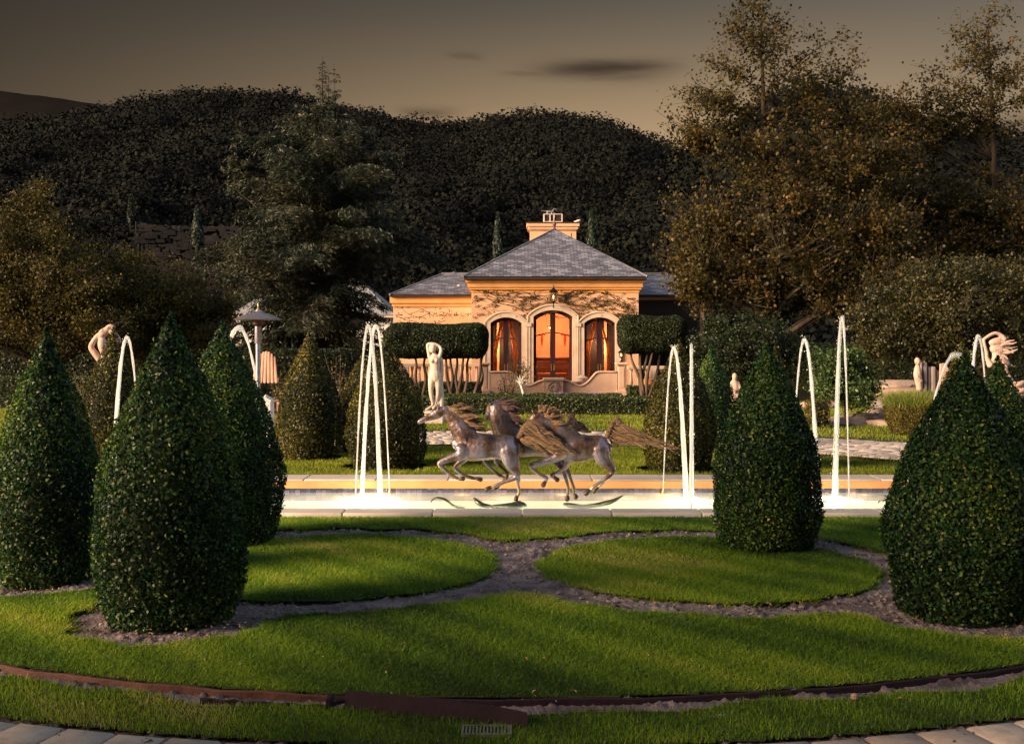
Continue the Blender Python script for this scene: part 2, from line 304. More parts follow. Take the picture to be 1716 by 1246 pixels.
def tile_mat():
    m, t, b = newmat('pool_tiles'); L = t.links.new; tc = N(t, 'ShaderNodeTexCoord'); mp = N(t, 'ShaderNodeMapping'); mp.inputs['Rotation'].default_value = (math.radians(90), 0, 0)
    L(tc.outputs['Object'], mp.inputs[0])
    br = N(t, 'ShaderNodeTexBrick'); br.offset = 0; br.inputs['Scale'].default_value = 1; br.inputs['Brick Width'].default_value = .075; br.inputs['Row Height'].default_value = .075; br.inputs['Mortar Size'].default_value = .002
    br.inputs['Color1'].default_value = (.05,.05,.10,1); br.inputs['Color2'].default_value = (.15,.13,.22,1); br.inputs['Mortar'].default_value = (.02,.02,.02,1)
    L(mp.outputs[0], br.inputs['Vector']); n = N(t, 'ShaderNodeTexNoise'); n.inputs['Scale'].default_value = 40; L(tc.outputs['Object'], n.inputs['Vector'])
    mx = N(t, 'ShaderNodeMix', data_type='RGBA', blend_type='OVERLAY'); mx.inputs[0].default_value = .8; L(br.outputs[0], mx.inputs[6]); L(n.outputs[0], mx.inputs[7])
    L(mx.outputs[2], b.inputs['Base Color']); b.inputs['Roughness'].default_value = .25; return m
M['tiles'] = tile_mat()
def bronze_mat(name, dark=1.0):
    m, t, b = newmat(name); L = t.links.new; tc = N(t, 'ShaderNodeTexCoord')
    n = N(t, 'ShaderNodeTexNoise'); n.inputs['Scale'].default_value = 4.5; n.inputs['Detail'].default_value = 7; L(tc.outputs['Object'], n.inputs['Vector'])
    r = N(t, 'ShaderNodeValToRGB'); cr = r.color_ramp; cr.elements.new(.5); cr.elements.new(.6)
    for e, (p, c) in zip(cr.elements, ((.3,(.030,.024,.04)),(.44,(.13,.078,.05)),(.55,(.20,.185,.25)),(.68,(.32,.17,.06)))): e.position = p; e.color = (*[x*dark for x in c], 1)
    L(n.outputs[0], r.inputs[0])
    sp = N(t, 'ShaderNodeSeparateXYZ'); L(tc.outputs['Object'], sp.inputs[0])
    # pale patina socks low on the legs (the statue's own colouring), height z in metres
    mr = N(t, 'ShaderNodeMapRange'); mr.inputs['From Min'].default_value = .30; mr.inputs['From Max'].default_value = .17
    a = N(t, 'ShaderNodeMath', operation='ADD'); s = N(t, 'ShaderNodeMath', operation='MULTIPLY'); s.inputs[1].default_value = .16; L(n.outputs[0], s.inputs[0]); L(sp.outputs[2], a.inputs[0]); L(s.outputs[0], a.inputs[1])
    L(a.outputs[0], mr.inputs['Value'])
    mx = N(t, 'ShaderNodeMix', data_type='RGBA'); L(mr.outputs[0], mx.inputs[0]); L(r.outputs[0], mx.inputs[6]); mx.inputs[7].default_value = (.34*dark,.27*dark,.18*dark,1)
    L(mx.outputs[2], b.inputs['Base Color']); b.inputs['Metallic'].default_value = .75; b.inputs['Roughness'].default_value = .42
    n2 = N(t, 'ShaderNodeTexNoise'); n2.inputs['Scale'].default_value = 26; n2.inputs['Detail'].default_value = 6; L(tc.outputs['Object'], n2.inputs['Vector'])
    bp = N(t, 'ShaderNodeBump'); bp.inputs['Strength'].default_value = .7; bp.inputs['Distance'].default_value = .012; L(n2.outputs[0], bp.inputs['Height']); L(bp.outputs[0], b.inputs['Normal'])
    return m
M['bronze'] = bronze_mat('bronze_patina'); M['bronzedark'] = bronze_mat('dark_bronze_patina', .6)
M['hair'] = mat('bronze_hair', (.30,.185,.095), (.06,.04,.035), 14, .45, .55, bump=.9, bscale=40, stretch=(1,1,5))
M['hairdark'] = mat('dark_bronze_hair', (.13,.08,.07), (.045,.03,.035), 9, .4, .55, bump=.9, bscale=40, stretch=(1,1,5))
M['hoof'] = mat('hoof_bronze', (.10,.075,.05), (.05,.04,.03), 20, .4, .6)
M['wavebronze'] = mat('green_bronze', (.12,.14,.09), (.05,.06,.05), 9, .3, .7, bump=.4)
def glass_mat():
    m, t, b = newmat('window_glass'); L = t.links.new
    tr = N(t, 'ShaderNodeBsdfTransparent'); gl = N(t, 'ShaderNodeBsdfGlossy'); gl.inputs['Roughness'].default_value = .03
    fr = N(t, 'ShaderNodeFresnel'); fr.inputs['IOR'].default_value = 1.5; mx = N(t, 'ShaderNodeMixShader'); L(fr.outputs[0], mx.inputs[0]); L(tr.outputs[0], mx.inputs[1]); L(gl.outputs[0], mx.inputs[2])
    L(mx.outputs[0], t.nodes['Material Output'].inputs[0]); return m
M['glass'] = glass_mat()
def water_mat():
    m, t, b = newmat('pool_water'); L = t.links.new
    tr = N(t, 'ShaderNodeBsdfTransparent'); tr.inputs[0].default_value = (.90,.98,.96,1)
    gl = N(t, 'ShaderNodeBsdfGlossy'); gl.inputs['Roughness'].default_value = .18
    df = N(t, 'ShaderNodeBsdfTranslucent'); df.inputs[0].default_value = (.92,.93,.92,1)
    lw = N(t, 'ShaderNodeLayerWeight'); lw.inputs[0].default_value = .5; p5 = N(t, 'ShaderNodeMath', operation='POWER'); p5.inputs[1].default_value = 5; L(lw.outputs['Facing'], p5.inputs[0])
    fr = N(t, 'ShaderNodeMath', operation='MULTIPLY_ADD'); fr.inputs[1].default_value = .38; fr.inputs[2].default_value = .03; L(p5.outputs[0], fr.inputs[0])
    tc = N(t, 'ShaderNodeTexCoord'); n = N(t, 'ShaderNodeTexNoise'); n.inputs['Scale'].default_value = 3.5; n.inputs['Detail'].default_value = 3; L(tc.outputs['Object'], n.inputs['Vector'])
    bp = N(t, 'ShaderNodeBump'); bp.inputs['Strength'].default_value = .12; bp.inputs['Distance'].default_value = .05; L(n.outputs[0], bp.inputs['Height']); L(bp.outputs[0], gl.inputs['Normal'])
    m0 = N(t, 'ShaderNodeMixShader'); m0.inputs[0].default_value = .3; L(tr.outputs[0], m0.inputs[1]); L(df.outputs[0], m0.inputs[2])
    mx = N(t, 'ShaderNodeMixShader'); L(fr.outputs[0], mx.inputs[0]); L(m0.outputs[0], mx.inputs[1]); L(gl.outputs[0], mx.inputs[2])
    L(mx.outputs[0], t.nodes['Material Output'].inputs[0]); return m
M['water'] = water_mat()
def jet_mat():
    m, t, b = newmat('lit_water_jet'); L = t.links.new
    tl = N(t, 'ShaderNodeBsdfTranslucent'); tl.inputs[0].default_value = (.95,.95,.95,1); df = N(t, 'ShaderNodeBsdfDiffuse'); df.inputs[0].default_value = (.95,.95,.95,1)
    a = N(t, 'ShaderNodeMixShader'); a.inputs[0].default_value = .5; L(df.outputs[0], a.inputs[1]); L(tl.outputs[0], a.inputs[2])
    tr = N(t, 'ShaderNodeBsdfTransparent'); lw = N(t, 'ShaderNodeLayerWeight'); lw.inputs[0].default_value = .35
    pw = N(t, 'ShaderNodeMath', operation='POWER'); pw.inputs[1].default_value = .8; L(lw.outputs['Facing'], pw.inputs[0])
    mx = N(t, 'ShaderNodeMixShader'); op = N(t, 'ShaderNodeMath', operation='MULTIPLY_ADD'); op.inputs[1].default_value = .80; op.inputs[2].default_value = .20; L(pw.outputs[0], op.inputs[0]); L(op.outputs[0], mx.inputs[0]); L(a.outputs[0], mx.inputs[1]); L(tr.outputs[0], mx.inputs[2])
    L(mx.outputs[0], t.nodes['Material Output'].inputs[0]); return m
M['jet'] = jet_mat()
def foam_mat():
    m, t, b = newmat('foam'); L = t.links.new
    tl = N(t, 'ShaderNodeBsdfTranslucent'); tl.inputs[0].default_value = (.95,.95,.92,1); df = N(t, 'ShaderNodeBsdfDiffuse'); df.inputs[0].default_value = (.9,.9,.88,1)
    a = N(t, 'ShaderNodeMixShader'); a.inputs[0].default_value = .6; L(df.outputs[0], a.inputs[1]); L(tl.outputs[0], a.inputs[2])
    tr = N(t, 'ShaderNodeBsdfTransparent'); n = N(t, 'ShaderNodeTexNoise'); n.inputs['Scale'].default_value = 14; n.inputs['Detail'].default_value = 6; tc = N(t, 'ShaderNodeTexCoord'); L(tc.outputs['Object'], n.inputs['Vector'])
    r = N(t, 'ShaderNodeValToRGB'); r.color_ramp.elements[0].position = .42; r.color_ramp.elements[1].position = .58; L(n.outputs[0], r.inputs[0])
    mx = N(t, 'ShaderNodeMixShader'); L(r.outputs[0], mx.inputs[0]); L(tr.outputs[0], mx.inputs[1]); L(a.outputs[0], mx.inputs[2]); L(mx.outputs[0], t.nodes['Material Output'].inputs[0]); return m
M['foam'] = foam_mat()
M['foamdrop'] = mat('water_drops', (.9,.9,.9), (.8,.8,.8), 5, .2)
def emis(name, c, s):
    m, t, b = newmat(name); b.inputs['Emission Color'].default_value = (*c, 1); b.inputs['Emission Strength'].default_value = s; b.inputs['Base Color'].default_value = (*c, 1); return m
M['bulb'] = emis('lamp_bulb', (1, .55, .2), .8); M['lens'] = emis('pool_lamp_lens', (1, .9, .7), 6)

# ------------------------------------------------------------------ leaf clouds
def leaf_arrays(pos, nrm, size, wid=.55, jitter=.8, fold=.15, sizevar=.4, up_bias=None):
    n = len(pos); d = nrm + rng.normal(0, jitter, (n, 3)); d /= np.linalg.norm(d, axis=1)[:, None]+1e-9
    a = rng.normal(0, 1, (n, 3))
    if up_bias is not None: a = a*.6 + np.array(up_bias)
    t = a - d*np.sum(a*d, 1)[:, None]; t /= np.linalg.norm(t, axis=1)[:, None]+1e-9
    b = np.cross(d, t); L = size*(1-sizevar/2+sizevar*rng.random(n))[:, None]
    p0 = pos - t*L*.5; p2 = pos + t*L*.5; m = pos - t*L*.06 + d*L*fold
    p1 = m + b*L*wid*.5; p3 = m - b*L*wid*.5
    V = np.stack([p0, p1, p2, p3], 1).reshape(-1, 3); Fq = np.arange(n*4).reshape(n, 4)
    r = np.clip(rng.random(n), 0, 1); return V, Fq, np.repeat(r, 4)
def merge(parts):
    Vs = []; Fs = []; Rs = []; Ms = []; b = 0
    for V, Fq, R, mi in parts:
        Vs.append(V); Fs.append(Fq+b); Rs.append(R); Ms.append(np.full(len(Fq), mi)); b += len(V)
    return np.concatenate(Vs), np.concatenate(Fs), np.concatenate(Rs), np.concatenate(Ms)

# ------------------------------------------------------------------ ground layout (all in metres, garden centre CC)
CC = (0.0, 14.0); R_EDGE = 7.75; R_PAVE = 8.49; R_PAVE2 = 11.55
ISL = [(-1.62, 10.15, 1.5), (1.72, 10.05, 1.47)]
CONES = [  # px, base py (or Y), top py, half width m, label
 (78, 9.5, 545, .47, 'dark clipped cone topiary at the left border, nearest the left edge of the lawn'),
 (287, 8.17, 520, .55, 'largest clipped cone topiary in the left foreground with bare soil round its foot'),
 (372, 11.3, 537, .62, 'clipped cone topiary standing just behind the largest left one, beside the pool edge'),
 (1284, 11.0, 570, .535, 'clipped cone topiary right of the horses, between the pool and the right grass island'),
 (1616, 8.35, 588, .575, 'broad clipped cone topiary in the right foreground, cut by no other cone'),
 (1672, 9.9, 594, .52, 'dark clipped cone topiary mostly hidden behind the broad right foreground one'),
 (190, 19.0, 546, .50, 'far cone topiary at left with a stone statue peeping out behind its tip'),
 (518, 19.5, 553, .57, 'rust-tinged cone topiary beyond the pool, next right of the patio heater'),
 (648, 18.1, 566, .66, 'wide cone topiary beyond the pool right behind the left pair of water arcs'),
 (611, 20.6, 585, .55, 'half-hidden cone topiary peeping out left of the wide one behind the left water arcs'),
 (1138, 17.7, 569, .58, 'cone topiary beyond the pool behind the horses tail and the tall straight jet'),
 (1192, 21.5, 578, .50, 'darker slim cone topiary half hidden right of the one behind the horses tail'),
 (1300, 17.6, 574, .40, 'cone topiary hidden but for its right flank behind the one between pool and right island'),
 (1614, 16.8, 568, .5, 'cone topiary of which only the tip shows above the broad right foreground one'),
]
def cone_xy(c): return ((c[0]-CX)/F*c[1], c[1])
def smin(a, b, k):
    h = np.clip(.5+.5*(b-a)/k, 0, 1); return b*(1-h)+a*h-k*h*(1-h)
def sd_dirt(x, y):
    d = np.full_like(x, 99.0)
    for cx, cy, r in ISL: d = smin(d, np.hypot(x-cx, y-cy)-(r+.42), .6)
    for c in CONES[:5]:
        cx, cy = cone_xy(c); d = smin(d, np.hypot(x-cx, y-cy)-(c[3]+.20), .25)
    d2 = d
    for c in CONES[5:]:
        cx, cy = cone_xy(c); d2 = np.minimum(d2, np.hypot(x-cx, y-cy)-(c[3]+.06))
    d2 = d2 + .035*np.sin(x*7+y*3)+.03*np.sin(y*11-x*5)+.02*np.sin(x*23+y*17)
    return d2
def sd_isl(x, y):
    d = np.full_like(x, 99.0)
    for cx, cy, r in ISL: d = np.minimum(d, np.hypot(x-cx, y-cy)-r)
    return d + .02*np.sin(x*9+y*4)+.015*np.sin(y*13-x*7)
POOL = (-6.0, 6.0, 12.85, 16.6)   # outer coping rectangle
def in_pool(x, y, m=.0): return (x > POOL[0]-m) & (x < POOL[1]+m) & (y > POOL[2]-m) & (y < POOL[3]+m)
def is_grass(x, y):
    r = np.hypot(x-CC[0], y-CC[1])
    inner = (r < R_EDGE-.05) & (~in_pool(x, y, .03)) & ((sd_dirt(x, y) > 0) | (sd_isl(x, y) < 0))
    wob = .05*np.sin(x*3.1)+.04*np.sin(x*7.3+1)
    strip = (r > R_EDGE+.19+wob) & (r < R_PAVE-.02)
    back = (r > R_PAVE2+.1) & (y > 20) & (y < 38)
    return inner, strip, back
def lawn_z(x, y): return .02*np.sin(x*.9+1)*np.sin(y*.8) * 0 + .03

# ground sheet
def ground():
    mb = MB(); n = 64; Rg = 3500
    # sheet with a rectangular hole for the basin
    xs = [-3500, POOL[0]+.2, POOL[1]-.2, 3500]; ys = [-3500, POOL[2]+.2, POOL[3]-.2, 3500]
    for i in range(3):
        for j in range(3):
            if i == 1 and j == 1: continue
            mb.add([(xs[i],ys[j],0),(xs[i+1],ys[j],0),(xs[i+1],ys[j+1],0),(xs[i],ys[j+1],0)], [(0,1,2,3)])
    o = mb.build('ground', M['earth']); tag(o, kind='structure')
    # near soil, finely modelled
    nx, ny = 620, 460; X, Y = np.meshgrid(np.linspace(-5.2, 5.2, nx), np.linspace(4.9, 12.7, ny), indexing='xy')
    rs = rng.random((ny, nx)); cl = np.maximum(0, np.sin(X*37+3*np.sin(Y*23))*np.sin(Y*41+2*np.sin(X*29)))*np.maximum(0, np.sin(X*11+Y*7+2*np.sin(Y*5))+.4); Z = .006+.012*rs**3+.022*cl+.008*np.sin(X*5+Y*3)*np.sin(Y*6)
    V = np.stack([X.ravel(), Y.ravel(), Z.ravel()], 1); i = np.arange(ny-1)[:, None]*nx+np.arange(nx-1)[None, :]
    Fq = np.stack([i, i+1, i+nx+1, i+nx], -1).reshape(-1, 4)
    o = mesh_obj('soil_bed', np_mesh('soil_bed', V, Fq), M['soil'], smooth=True); tag(o, kind='structure')
ground()
def lawn_base(name, x0, x1, y0, y1, step, which, z):
    xs = np.arange(x0, x1, step); ys = np.arange(y0, y1, step); X, Y = np.meshgrid(xs, ys)
    g = is_grass(X+step/2, Y+step/2)[which]; jj, ii = np.nonzero(g)
    x = xs[ii]; y = ys[jj]; n = len(x)
    V = np.stack([np.stack([x, y, np.full(n, z)], 1), np.stack([x+step, y, np.full(n, z)], 1), np.stack([x+step, y+step, np.full(n, z)], 1), np.stack([x, y+step, np.full(n, z)], 1)], 1).reshape(-1, 3)
    o = mesh_obj(name, np_mesh(name, V, np.arange(n*4).reshape(n, 4)), M['lawn']); tag(o, kind='structure'); return o
lawn_base('lawn', -7.8, 7.8, 6.0, 22.0, .05, 0, .036)
lawn_base('lawn_border', -8.6, 8.6, 5.4, 9.4, .05, 1, .037)
lawn_base('back_lawn', -30, 30, 20, 38, .25, 2, .034)
def blades(x, y, h, w, z0=.03, lean=.35):
    n = len(x); a = rng.random(n)*2*np.pi; hh = h*(.45+.9*rng.random(n)); ww = w*(.7+.6*rng.random(n))
    la = rng.normal(0, lean, (n, 2))*hh[:, None]
    b = np.stack([x, y, np.full(n, z0)], 1); off = np.stack([np.cos(a)*ww/2, np.sin(a)*ww/2, np.zeros(n)], 1)
    tip = b + np.stack([la[:, 0], la[:, 1], hh], 1)
    V = np.stack([b-off, b+off, tip], 1).reshape(-1, 3)
    patch = .5+.2*np.sin(x*.8+2*np.sin(y*.6+1))+.22*np.sin(x*2.1+1.3*np.sin(y*1.7))+.16*np.sin(y*3.7+x)+.12*np.sin(x*9+y*8)
    r = np.clip(.85*patch+.5*rng.random(n)-.17, 0, 1)
    return V, np.arange(n*3).reshape(n, 3), np.repeat(r, 3), 0
def scatter(n, x0, x1, y0, y1, which, power=1.0):
    x = x0+(x1-x0)*rng.random(n); y = y0+(y1-y0)*rng.random(n)**power
    k = is_grass(x, y)[which]
    vis = (np.abs(x) < y*.47+.4)
    k &= vis; return x[k], y[k]
gp = []
x, y = scatter(520000, -4.6, 4.6, 6.1, 10.2, 0); gp.append(blades(x, y, .027, .0065, lean=.8))
x, y = scatter(260000, -5.9, 5.9, 10.2, 13.0, 0); gp.append(blades(x, y, .028, .008, lean=.7))
xe = rng.uniform(-4.4, 4.4, 400000); ye = rng.uniform(7, 12.8, 400000); de = np.minimum(np.abs(sd_dirt(xe, ye)), np.abs(sd_isl(xe, ye))); ke = (de < .035) & (np.abs(xe) < ye*.47+.3) & ((np.sin(xe*31+np.sin(ye*17)*2)+rng.normal(0, .5, 400000)) > .3) & ~in_pool(xe, ye, .03)
gp.append(blades(xe[ke], ye[ke], .042, .0065, lean=1.0, z0=.01))
V, Fq, R, Ms = merge(gp); o = mesh_obj('lawn_grass', np_mesh('lawn_grass', V, Fq, R), M['grass']); tag(o, 'short green turf blades covering the front lawn and its two round islands', 'grass', kind='stuff')
x, y = scatter(200000, -3.8, 3.8, 5.4, 8.2, 1); V, Fq, R, _ = blades(x, y, .032, .0065)
o = mesh_obj('border_grass', np_mesh('border_grass', V, Fq, R), M['grass']); tag(o, 'darker rough turf blades in the narrow strip between edging board and pavers', 'grass', kind='stuff')
gp = []
x, y = scatter(150000, -8, 8, 16.55, 22.0, 0); gp.append(blades(x, y, .05, .014))
x, y = scatter(160000, -16, 16, 22, 38, 2); gp.append(blades(x, y, .06, .022))
x, y = scatter(12000, -8.5, 8.5, 18, 23, 1); gp.append(blades(x, y, .06, .018))
V, Fq, R, Ms = merge(gp); o = mesh_obj('far_grass', np_mesh('far_grass', V, Fq, R), M['grassfar']); tag(o, 'yellow-green turf blades on the lawns beyond the pool', 'grass', kind='stuff')

# circular paved path, stone by stone in one structure mesh
def paving():
    Vs = []; n = 0; rws = np.arange(R_PAVE, R_PAVE2-.1, .26); Fs = []; R = []
    for k, r in enumerate(rws):
        L = .29; cnt = int(2*math.pi*r/L); off = random.random()
        for i in range(cnt):
            a0 = (i+off)/cnt*2*math.pi; a1 = (i+1+off)/cnt*2*math.pi; am = (a0+a1)/2
            cy = CC[1]+r*math.sin(am); cx = CC[0]+r*math.cos(am)
            if cy < 2: continue
            g = .008/r; rr0 = r+.008+random.uniform(0, .006); rr1 = r+.25; z = .032+random.uniform(-.006, .006); b = .012
            base = len(Vs)
            for (ra, rb_, ab, zz) in ((rr0, rr1, g, .0), (rr0, rr1, g, z-b), (rr0+b, rr1-b, g+b/r, z)):
                for (rad, an) in ((ra, a0+ab), (ra, a1-ab), (rb_, a1-ab), (rb_, a0+ab)):
                    Vs.append((CC[0]+rad*math.cos(an), CC[1]+rad*math.sin(an), zz))
            v = random.random(); R += [v]*12
            for q in range(2):
                for j in range(4): Fs.append((base+q*4+j, base+q*4+(j+1) % 4, base+q*4+4+(j+1) % 4, base+q*4+4+j))
            Fs.append((base+8, base+9, base+10, base+11))
    o = mesh_obj('path', np_mesh('path', np.array(Vs), np.array(Fs), np.array(R)), M['paver']); tag(o, kind='structure')
    mb = MB(); m = 128
    for i in range(m):
        a0 = 2*math.pi*i/m; a1 = 2*math.pi*(i+1)/m
        mb.add([(CC[0]+r*math.cos(a), CC[1]+r*math.sin(a), .012) for r, a in ((R_PAVE-.02, a0), (R_PAVE-.02, a1), (R_PAVE2, a1), (R_PAVE2, a0))], [(0,1,2,3)])
    o = mb.build('path_bed', M['mortar']); tag(o, kind='structure')
paving()

# edging boards
def arc_board(name, a0, a1, r, h, th, m, z0=.0, n=60, wob=.006):
    mb = MB(); ring = []
    for i in range(n+1):
        a = a0+(a1-a0)*i/n; rr = r+wob*math.sin(i*.7)+wob*.6*math.sin(i*1.9); hh = h*(1+.08*math.sin(i*.5))
        c, s = math.cos(a), math.sin(a); e = .006
        ring.append([(CC[0]+(rr+d)*c, CC[1]+(rr+d)*s, z) for d, z in ((0, z0), (0, z0+hh-e), (e, z0+hh), (th-e, z0+hh), (th, z0+hh-e), (th, z0))])
    vs = [v for rg in ring for v in rg]; fs = []
    for i in range(n):
        for j in range(6): fs.append((i*6+j, i*6+(j+1) % 6, (i+1)*6+(j+1) % 6, (i+1)*6+j))
    fs += [(0,1,2,3,4,5), tuple(n*6+j for j in (5,4,3,2,1,0))]
    mb.add(vs, fs); return mb.build(name, m, auto=40)
def ang(px, py): g = G(px, py); return math.atan2(g.y-CC[1], g.x-CC[0])
GE = 'edging boards round the lawn'
o = arc_board('edging_board', ang(-150, 1105), ang(548, 1180), R_EDGE, .048, .028, M['edging']); tag(o, 'reddish brown edging board curving along the lawn at bottom left', 'edging board', GE)
o = arc_board('edging_board', ang(556, 1182), ang(1900, 1112), R_EDGE, .045, .022, M['edgingp']); tag(o, 'long thin dark edging board curving along the lawn from the middle to the right edge', 'edging board', GE)
o = arc_board('edging_board', ang(320, 1192), ang(552, 1203), R_EDGE+.17, .045, .014, M['edgingp'], wob=.004); tag(o, 'short thin edging strip lying outside the reddish board, left of the loose board', 'edging board', GE)
o = arc_board('edging_board', ang(700, 1225), ang(1250, 1208), R_EDGE+.24, .038, .012, M['edgingp'], wob=.004); tag(o, 'low thin edging strip half sunk in grass, right of the loose board', 'edging board', GE)
o = arc_board('edging_board', .2, 2.94, R_EDGE, .07, .03, M['edgingp'], n=120); tag(o, 'dark edging board curving round the lawn beyond the pool', 'edging board', GE)
def loose_board():
    mb = MB(); pts = [(577,1184,.115),(600,1187,.125),(660,1194,.125),(740,1203,.125),(820,1211,.12),(884,1219,.105)]
    c = crm([(p[0], p[1], p[2]) for p in pts], 5); ring = []
    for i, (px, py, h) in enumerate(c):
        b = G(px, py+14); t = i/(len(c)-1)
        ring += [(b.x, b.y, .0), (b.x, b.y+.035, h), (b.x, b.y+.035+.018, h), (b.x, b.y+.022, 0)]
    fs = []
    for i in range(len(c)-1):
        for j in range(4): fs.append((i*4+j, i*4+(j+1) % 4, (i+1)*4+(j+1) % 4, (i+1)*4+j))
    n = len(c)-1; fs += [(0,1,2,3), (n*4+3, n*4+2, n*4+1, n*4)]
    mb.add(ring, fs); o = mb.build('loose_board', M['edgingp'], auto=30); tag(o, 'wide purplish loose board leaning outward at bottom centre above the drain grate', 'board')
    mb = MB(); a = G(553, 1196); b = G(583, 1192)
    mb.loft([a+Vector((0,0,.05)), b+Vector((0,.02,.06))], [.012,.012], n=8); mb.box(a.x-.02, a.x+.012, a.y-.03, a.y+.07, 0, .095, .006)
    o = mb.build('edging_stake', M['edgingp'], auto=30); tag(o, 'small stake joining the edging boards at bottom left of centre', 'stake')
loose_board()
def grate():
    e = empty('drain_grate', (-.13, 5.72, 0)); tag(e, 'small slotted drain grate lying in the grass at the bottom edge', 'drain grate')
    x0, x1, y0, y1 = -.255, 0, 5.66, 5.80
    mb = MB(); mb.box(x0, x1, y0, y0+.012, .03, .052); mb.box(x0, x1, y1-.012, y1, .03, .052); mb.box(x0, x0+.012, y0+.012, y1-.012, .03, .052); mb.box(x1-.012, x1, y0+.012, y1-.012, .03, .052)
    mb.build('grate_frame', M['grate'], e)
    mb = MB()
    for i in range(13): xx = x0+.02+i*.0178; mb.box(xx, xx+.008, y0+.012, y1-.012, .034, .050)
    mb.build('grate_bars', M['grate'], e)
grate()
# leaf litter & pebbles on the soil
def litter():
    n = 3500; x = -4+8*rng.random(n); y = 7.2+5.3*rng.random(n); k = (sd_dirt(x, y) < .02) & (sd_isl(x, y) > .03); x = x[k]; y = y[k]
    x = np.append(x, -3+6*rng.random(60)); y = np.append(y, 6.1+1.8*rng.random(60))
    pos = np.stack([x, y, np.where(y < 8.2, .055, .035)], 1); nr = np.tile([0, 0, 1.], (len(x), 1))
    V, Fq, R = leaf_arrays(pos, nr, .022, .5, .45, .2, sizevar=1.4)
    o = mesh_obj('leaf_litter', np_mesh('leaf_litter', V, Fq, R), M['litter']); tag(o, 'dry fallen leaves scattered on the bare soil and lawn', 'fallen leaves', kind='stuff')
    mb = MB()
    for i in range(3600):
        px = random.uniform(-4, 4); py = random.uniform(7.4, 12.4); 
        a = np.array([px]); b = np.array([py])
        if sd_dirt(a, b)[0] > -.03 or sd_isl(a, b)[0] < .05: continue
        s = .005+.022*random.random()**3; mb.lathe((px, py, .010), [(s*.6, 0), (s, s*.4), (s*.5, s*.9)], 5, random.random()*3)
    o = mb.build('pebbles', M['grayrock'], auto=50); tag(o, 'small stones and clods strewn over the soil', 'pebbles', kind='stuff')
    p = G(1430, 1180); mb = MB(); mb.lathe((p.x, p.y-.02, .03), [(.008, 0), (.022, .012), (.018, .035), (.004, .04)], 8); o = mb.build('pebble', M['rock'], auto=50); tag(o, 'round tan pebble by the right edging board', 'pebble')
litter()

# ------------------------------------------------------------------ clipped cones
PROF = np.array([(0, .80), (.04, .88), (.15, .97), (.30, 1.0), (.42, .955), (.55, .83), (.68, .635), (.80, .40), (.90, .195), (.96, .075), (1.0, .005)])
def topiary(c, idx):
    px, Y, top, hw, label = c; x, y = cone_xy(c); H = CH-(top-HY)/F*Y-.0
    near = Y < 12; n = int((26000 if near else 10000)*hw/.5); ls = .032 if near else .042
    # area-ish sampling of height
    t = rng.random(n*3); rad = np.interp(t, PROF[:, 0], PROF[:, 1]); k = rng.random(n*3) < rad+.06; t = t[k][:n]; rad = rad[k][:n]*hw
    a = rng.random(len(t))*2*np.pi; ph = rng.random(4)*6
    lump = 1+.016*np.sin(3*a+ph[0]+t*4)+.02*np.sin(5*a+ph[1]-t*11)+.018*np.sin(9*a+t*23+ph[2])+.02*np.sin(t*17+ph[3])
    depth = rng.random(len(t))**2*.06*(1.0)
    r = np.maximum(rad*lump-depth+rng.normal(0, .007, len(t)), .004)
    stray = rng.random(len(t)) < .02; r = r+stray*rng.random(len(t))*.045
    z = .02+t*(H-.03)
    ca, sa = np.cos(a), np.sin(a); pos = np.stack([r*ca, r*sa, z], 1)
    dr = np.interp(np.clip(t+.03, 0, 1), PROF[:, 0], PROF[:, 1])-np.interp(np.clip(t-.03, 0, 1), PROF[:, 0], PROF[:, 1])
    slope = -dr*hw/(.06*H); nr = np.stack([ca, sa, slope], 1)
    pos[:, :2] *= .965
    V, Fq, R = leaf_arrays(pos, nr, ls, .60, .62, .18)
    # fresh yellow tips in a few patches, the rest dark green
    patch = np.clip(.42+.15*np.sin(2*a+ph[1])+.15*np.sin(t*9+ph[0])+rng.normal(0, .22, len(t)), 0, 1); patch = np.where(stray, .93, patch); patch = np.where(rng.random(len(t)) < .012, 1.0, patch)
    R = np.repeat(patch, 4)
    prof = [(hw*.80*p, .01+tt*(H-.14)) for tt, p in PROF]
    nn = 20; cv = []; cf = []
    for r_, z_ in prof:
        for i in range(nn): an = 2*math.pi*i/nn; cv.append((r_*math.cos(an), r_*math.sin(an), z_))
    for j in range(len(prof)-1):
        for i in range(nn): cf.append((j*nn+i, j*nn+(i+1) % nn, (j+1)*nn+(i+1) % nn, (j+1)*nn+i))
    V, Fq, R, Mi = merge([(V, Fq, R, 0), (np.array(cv), np.array(cf), np.zeros(len(cv)), 1)])
    o = mesh_obj('cone_topiary', np_mesh('cone_topiary', V, Fq, R, Mi), [M['box'] if Y < 12 or Y > 21 else M['boxolive'], M['core']]); o.location = (x, y, .0); tag(o, label, 'topiary', 'cone topiaries round the fountain')
for i, c in enumerate(CONES): topiary(c, i)

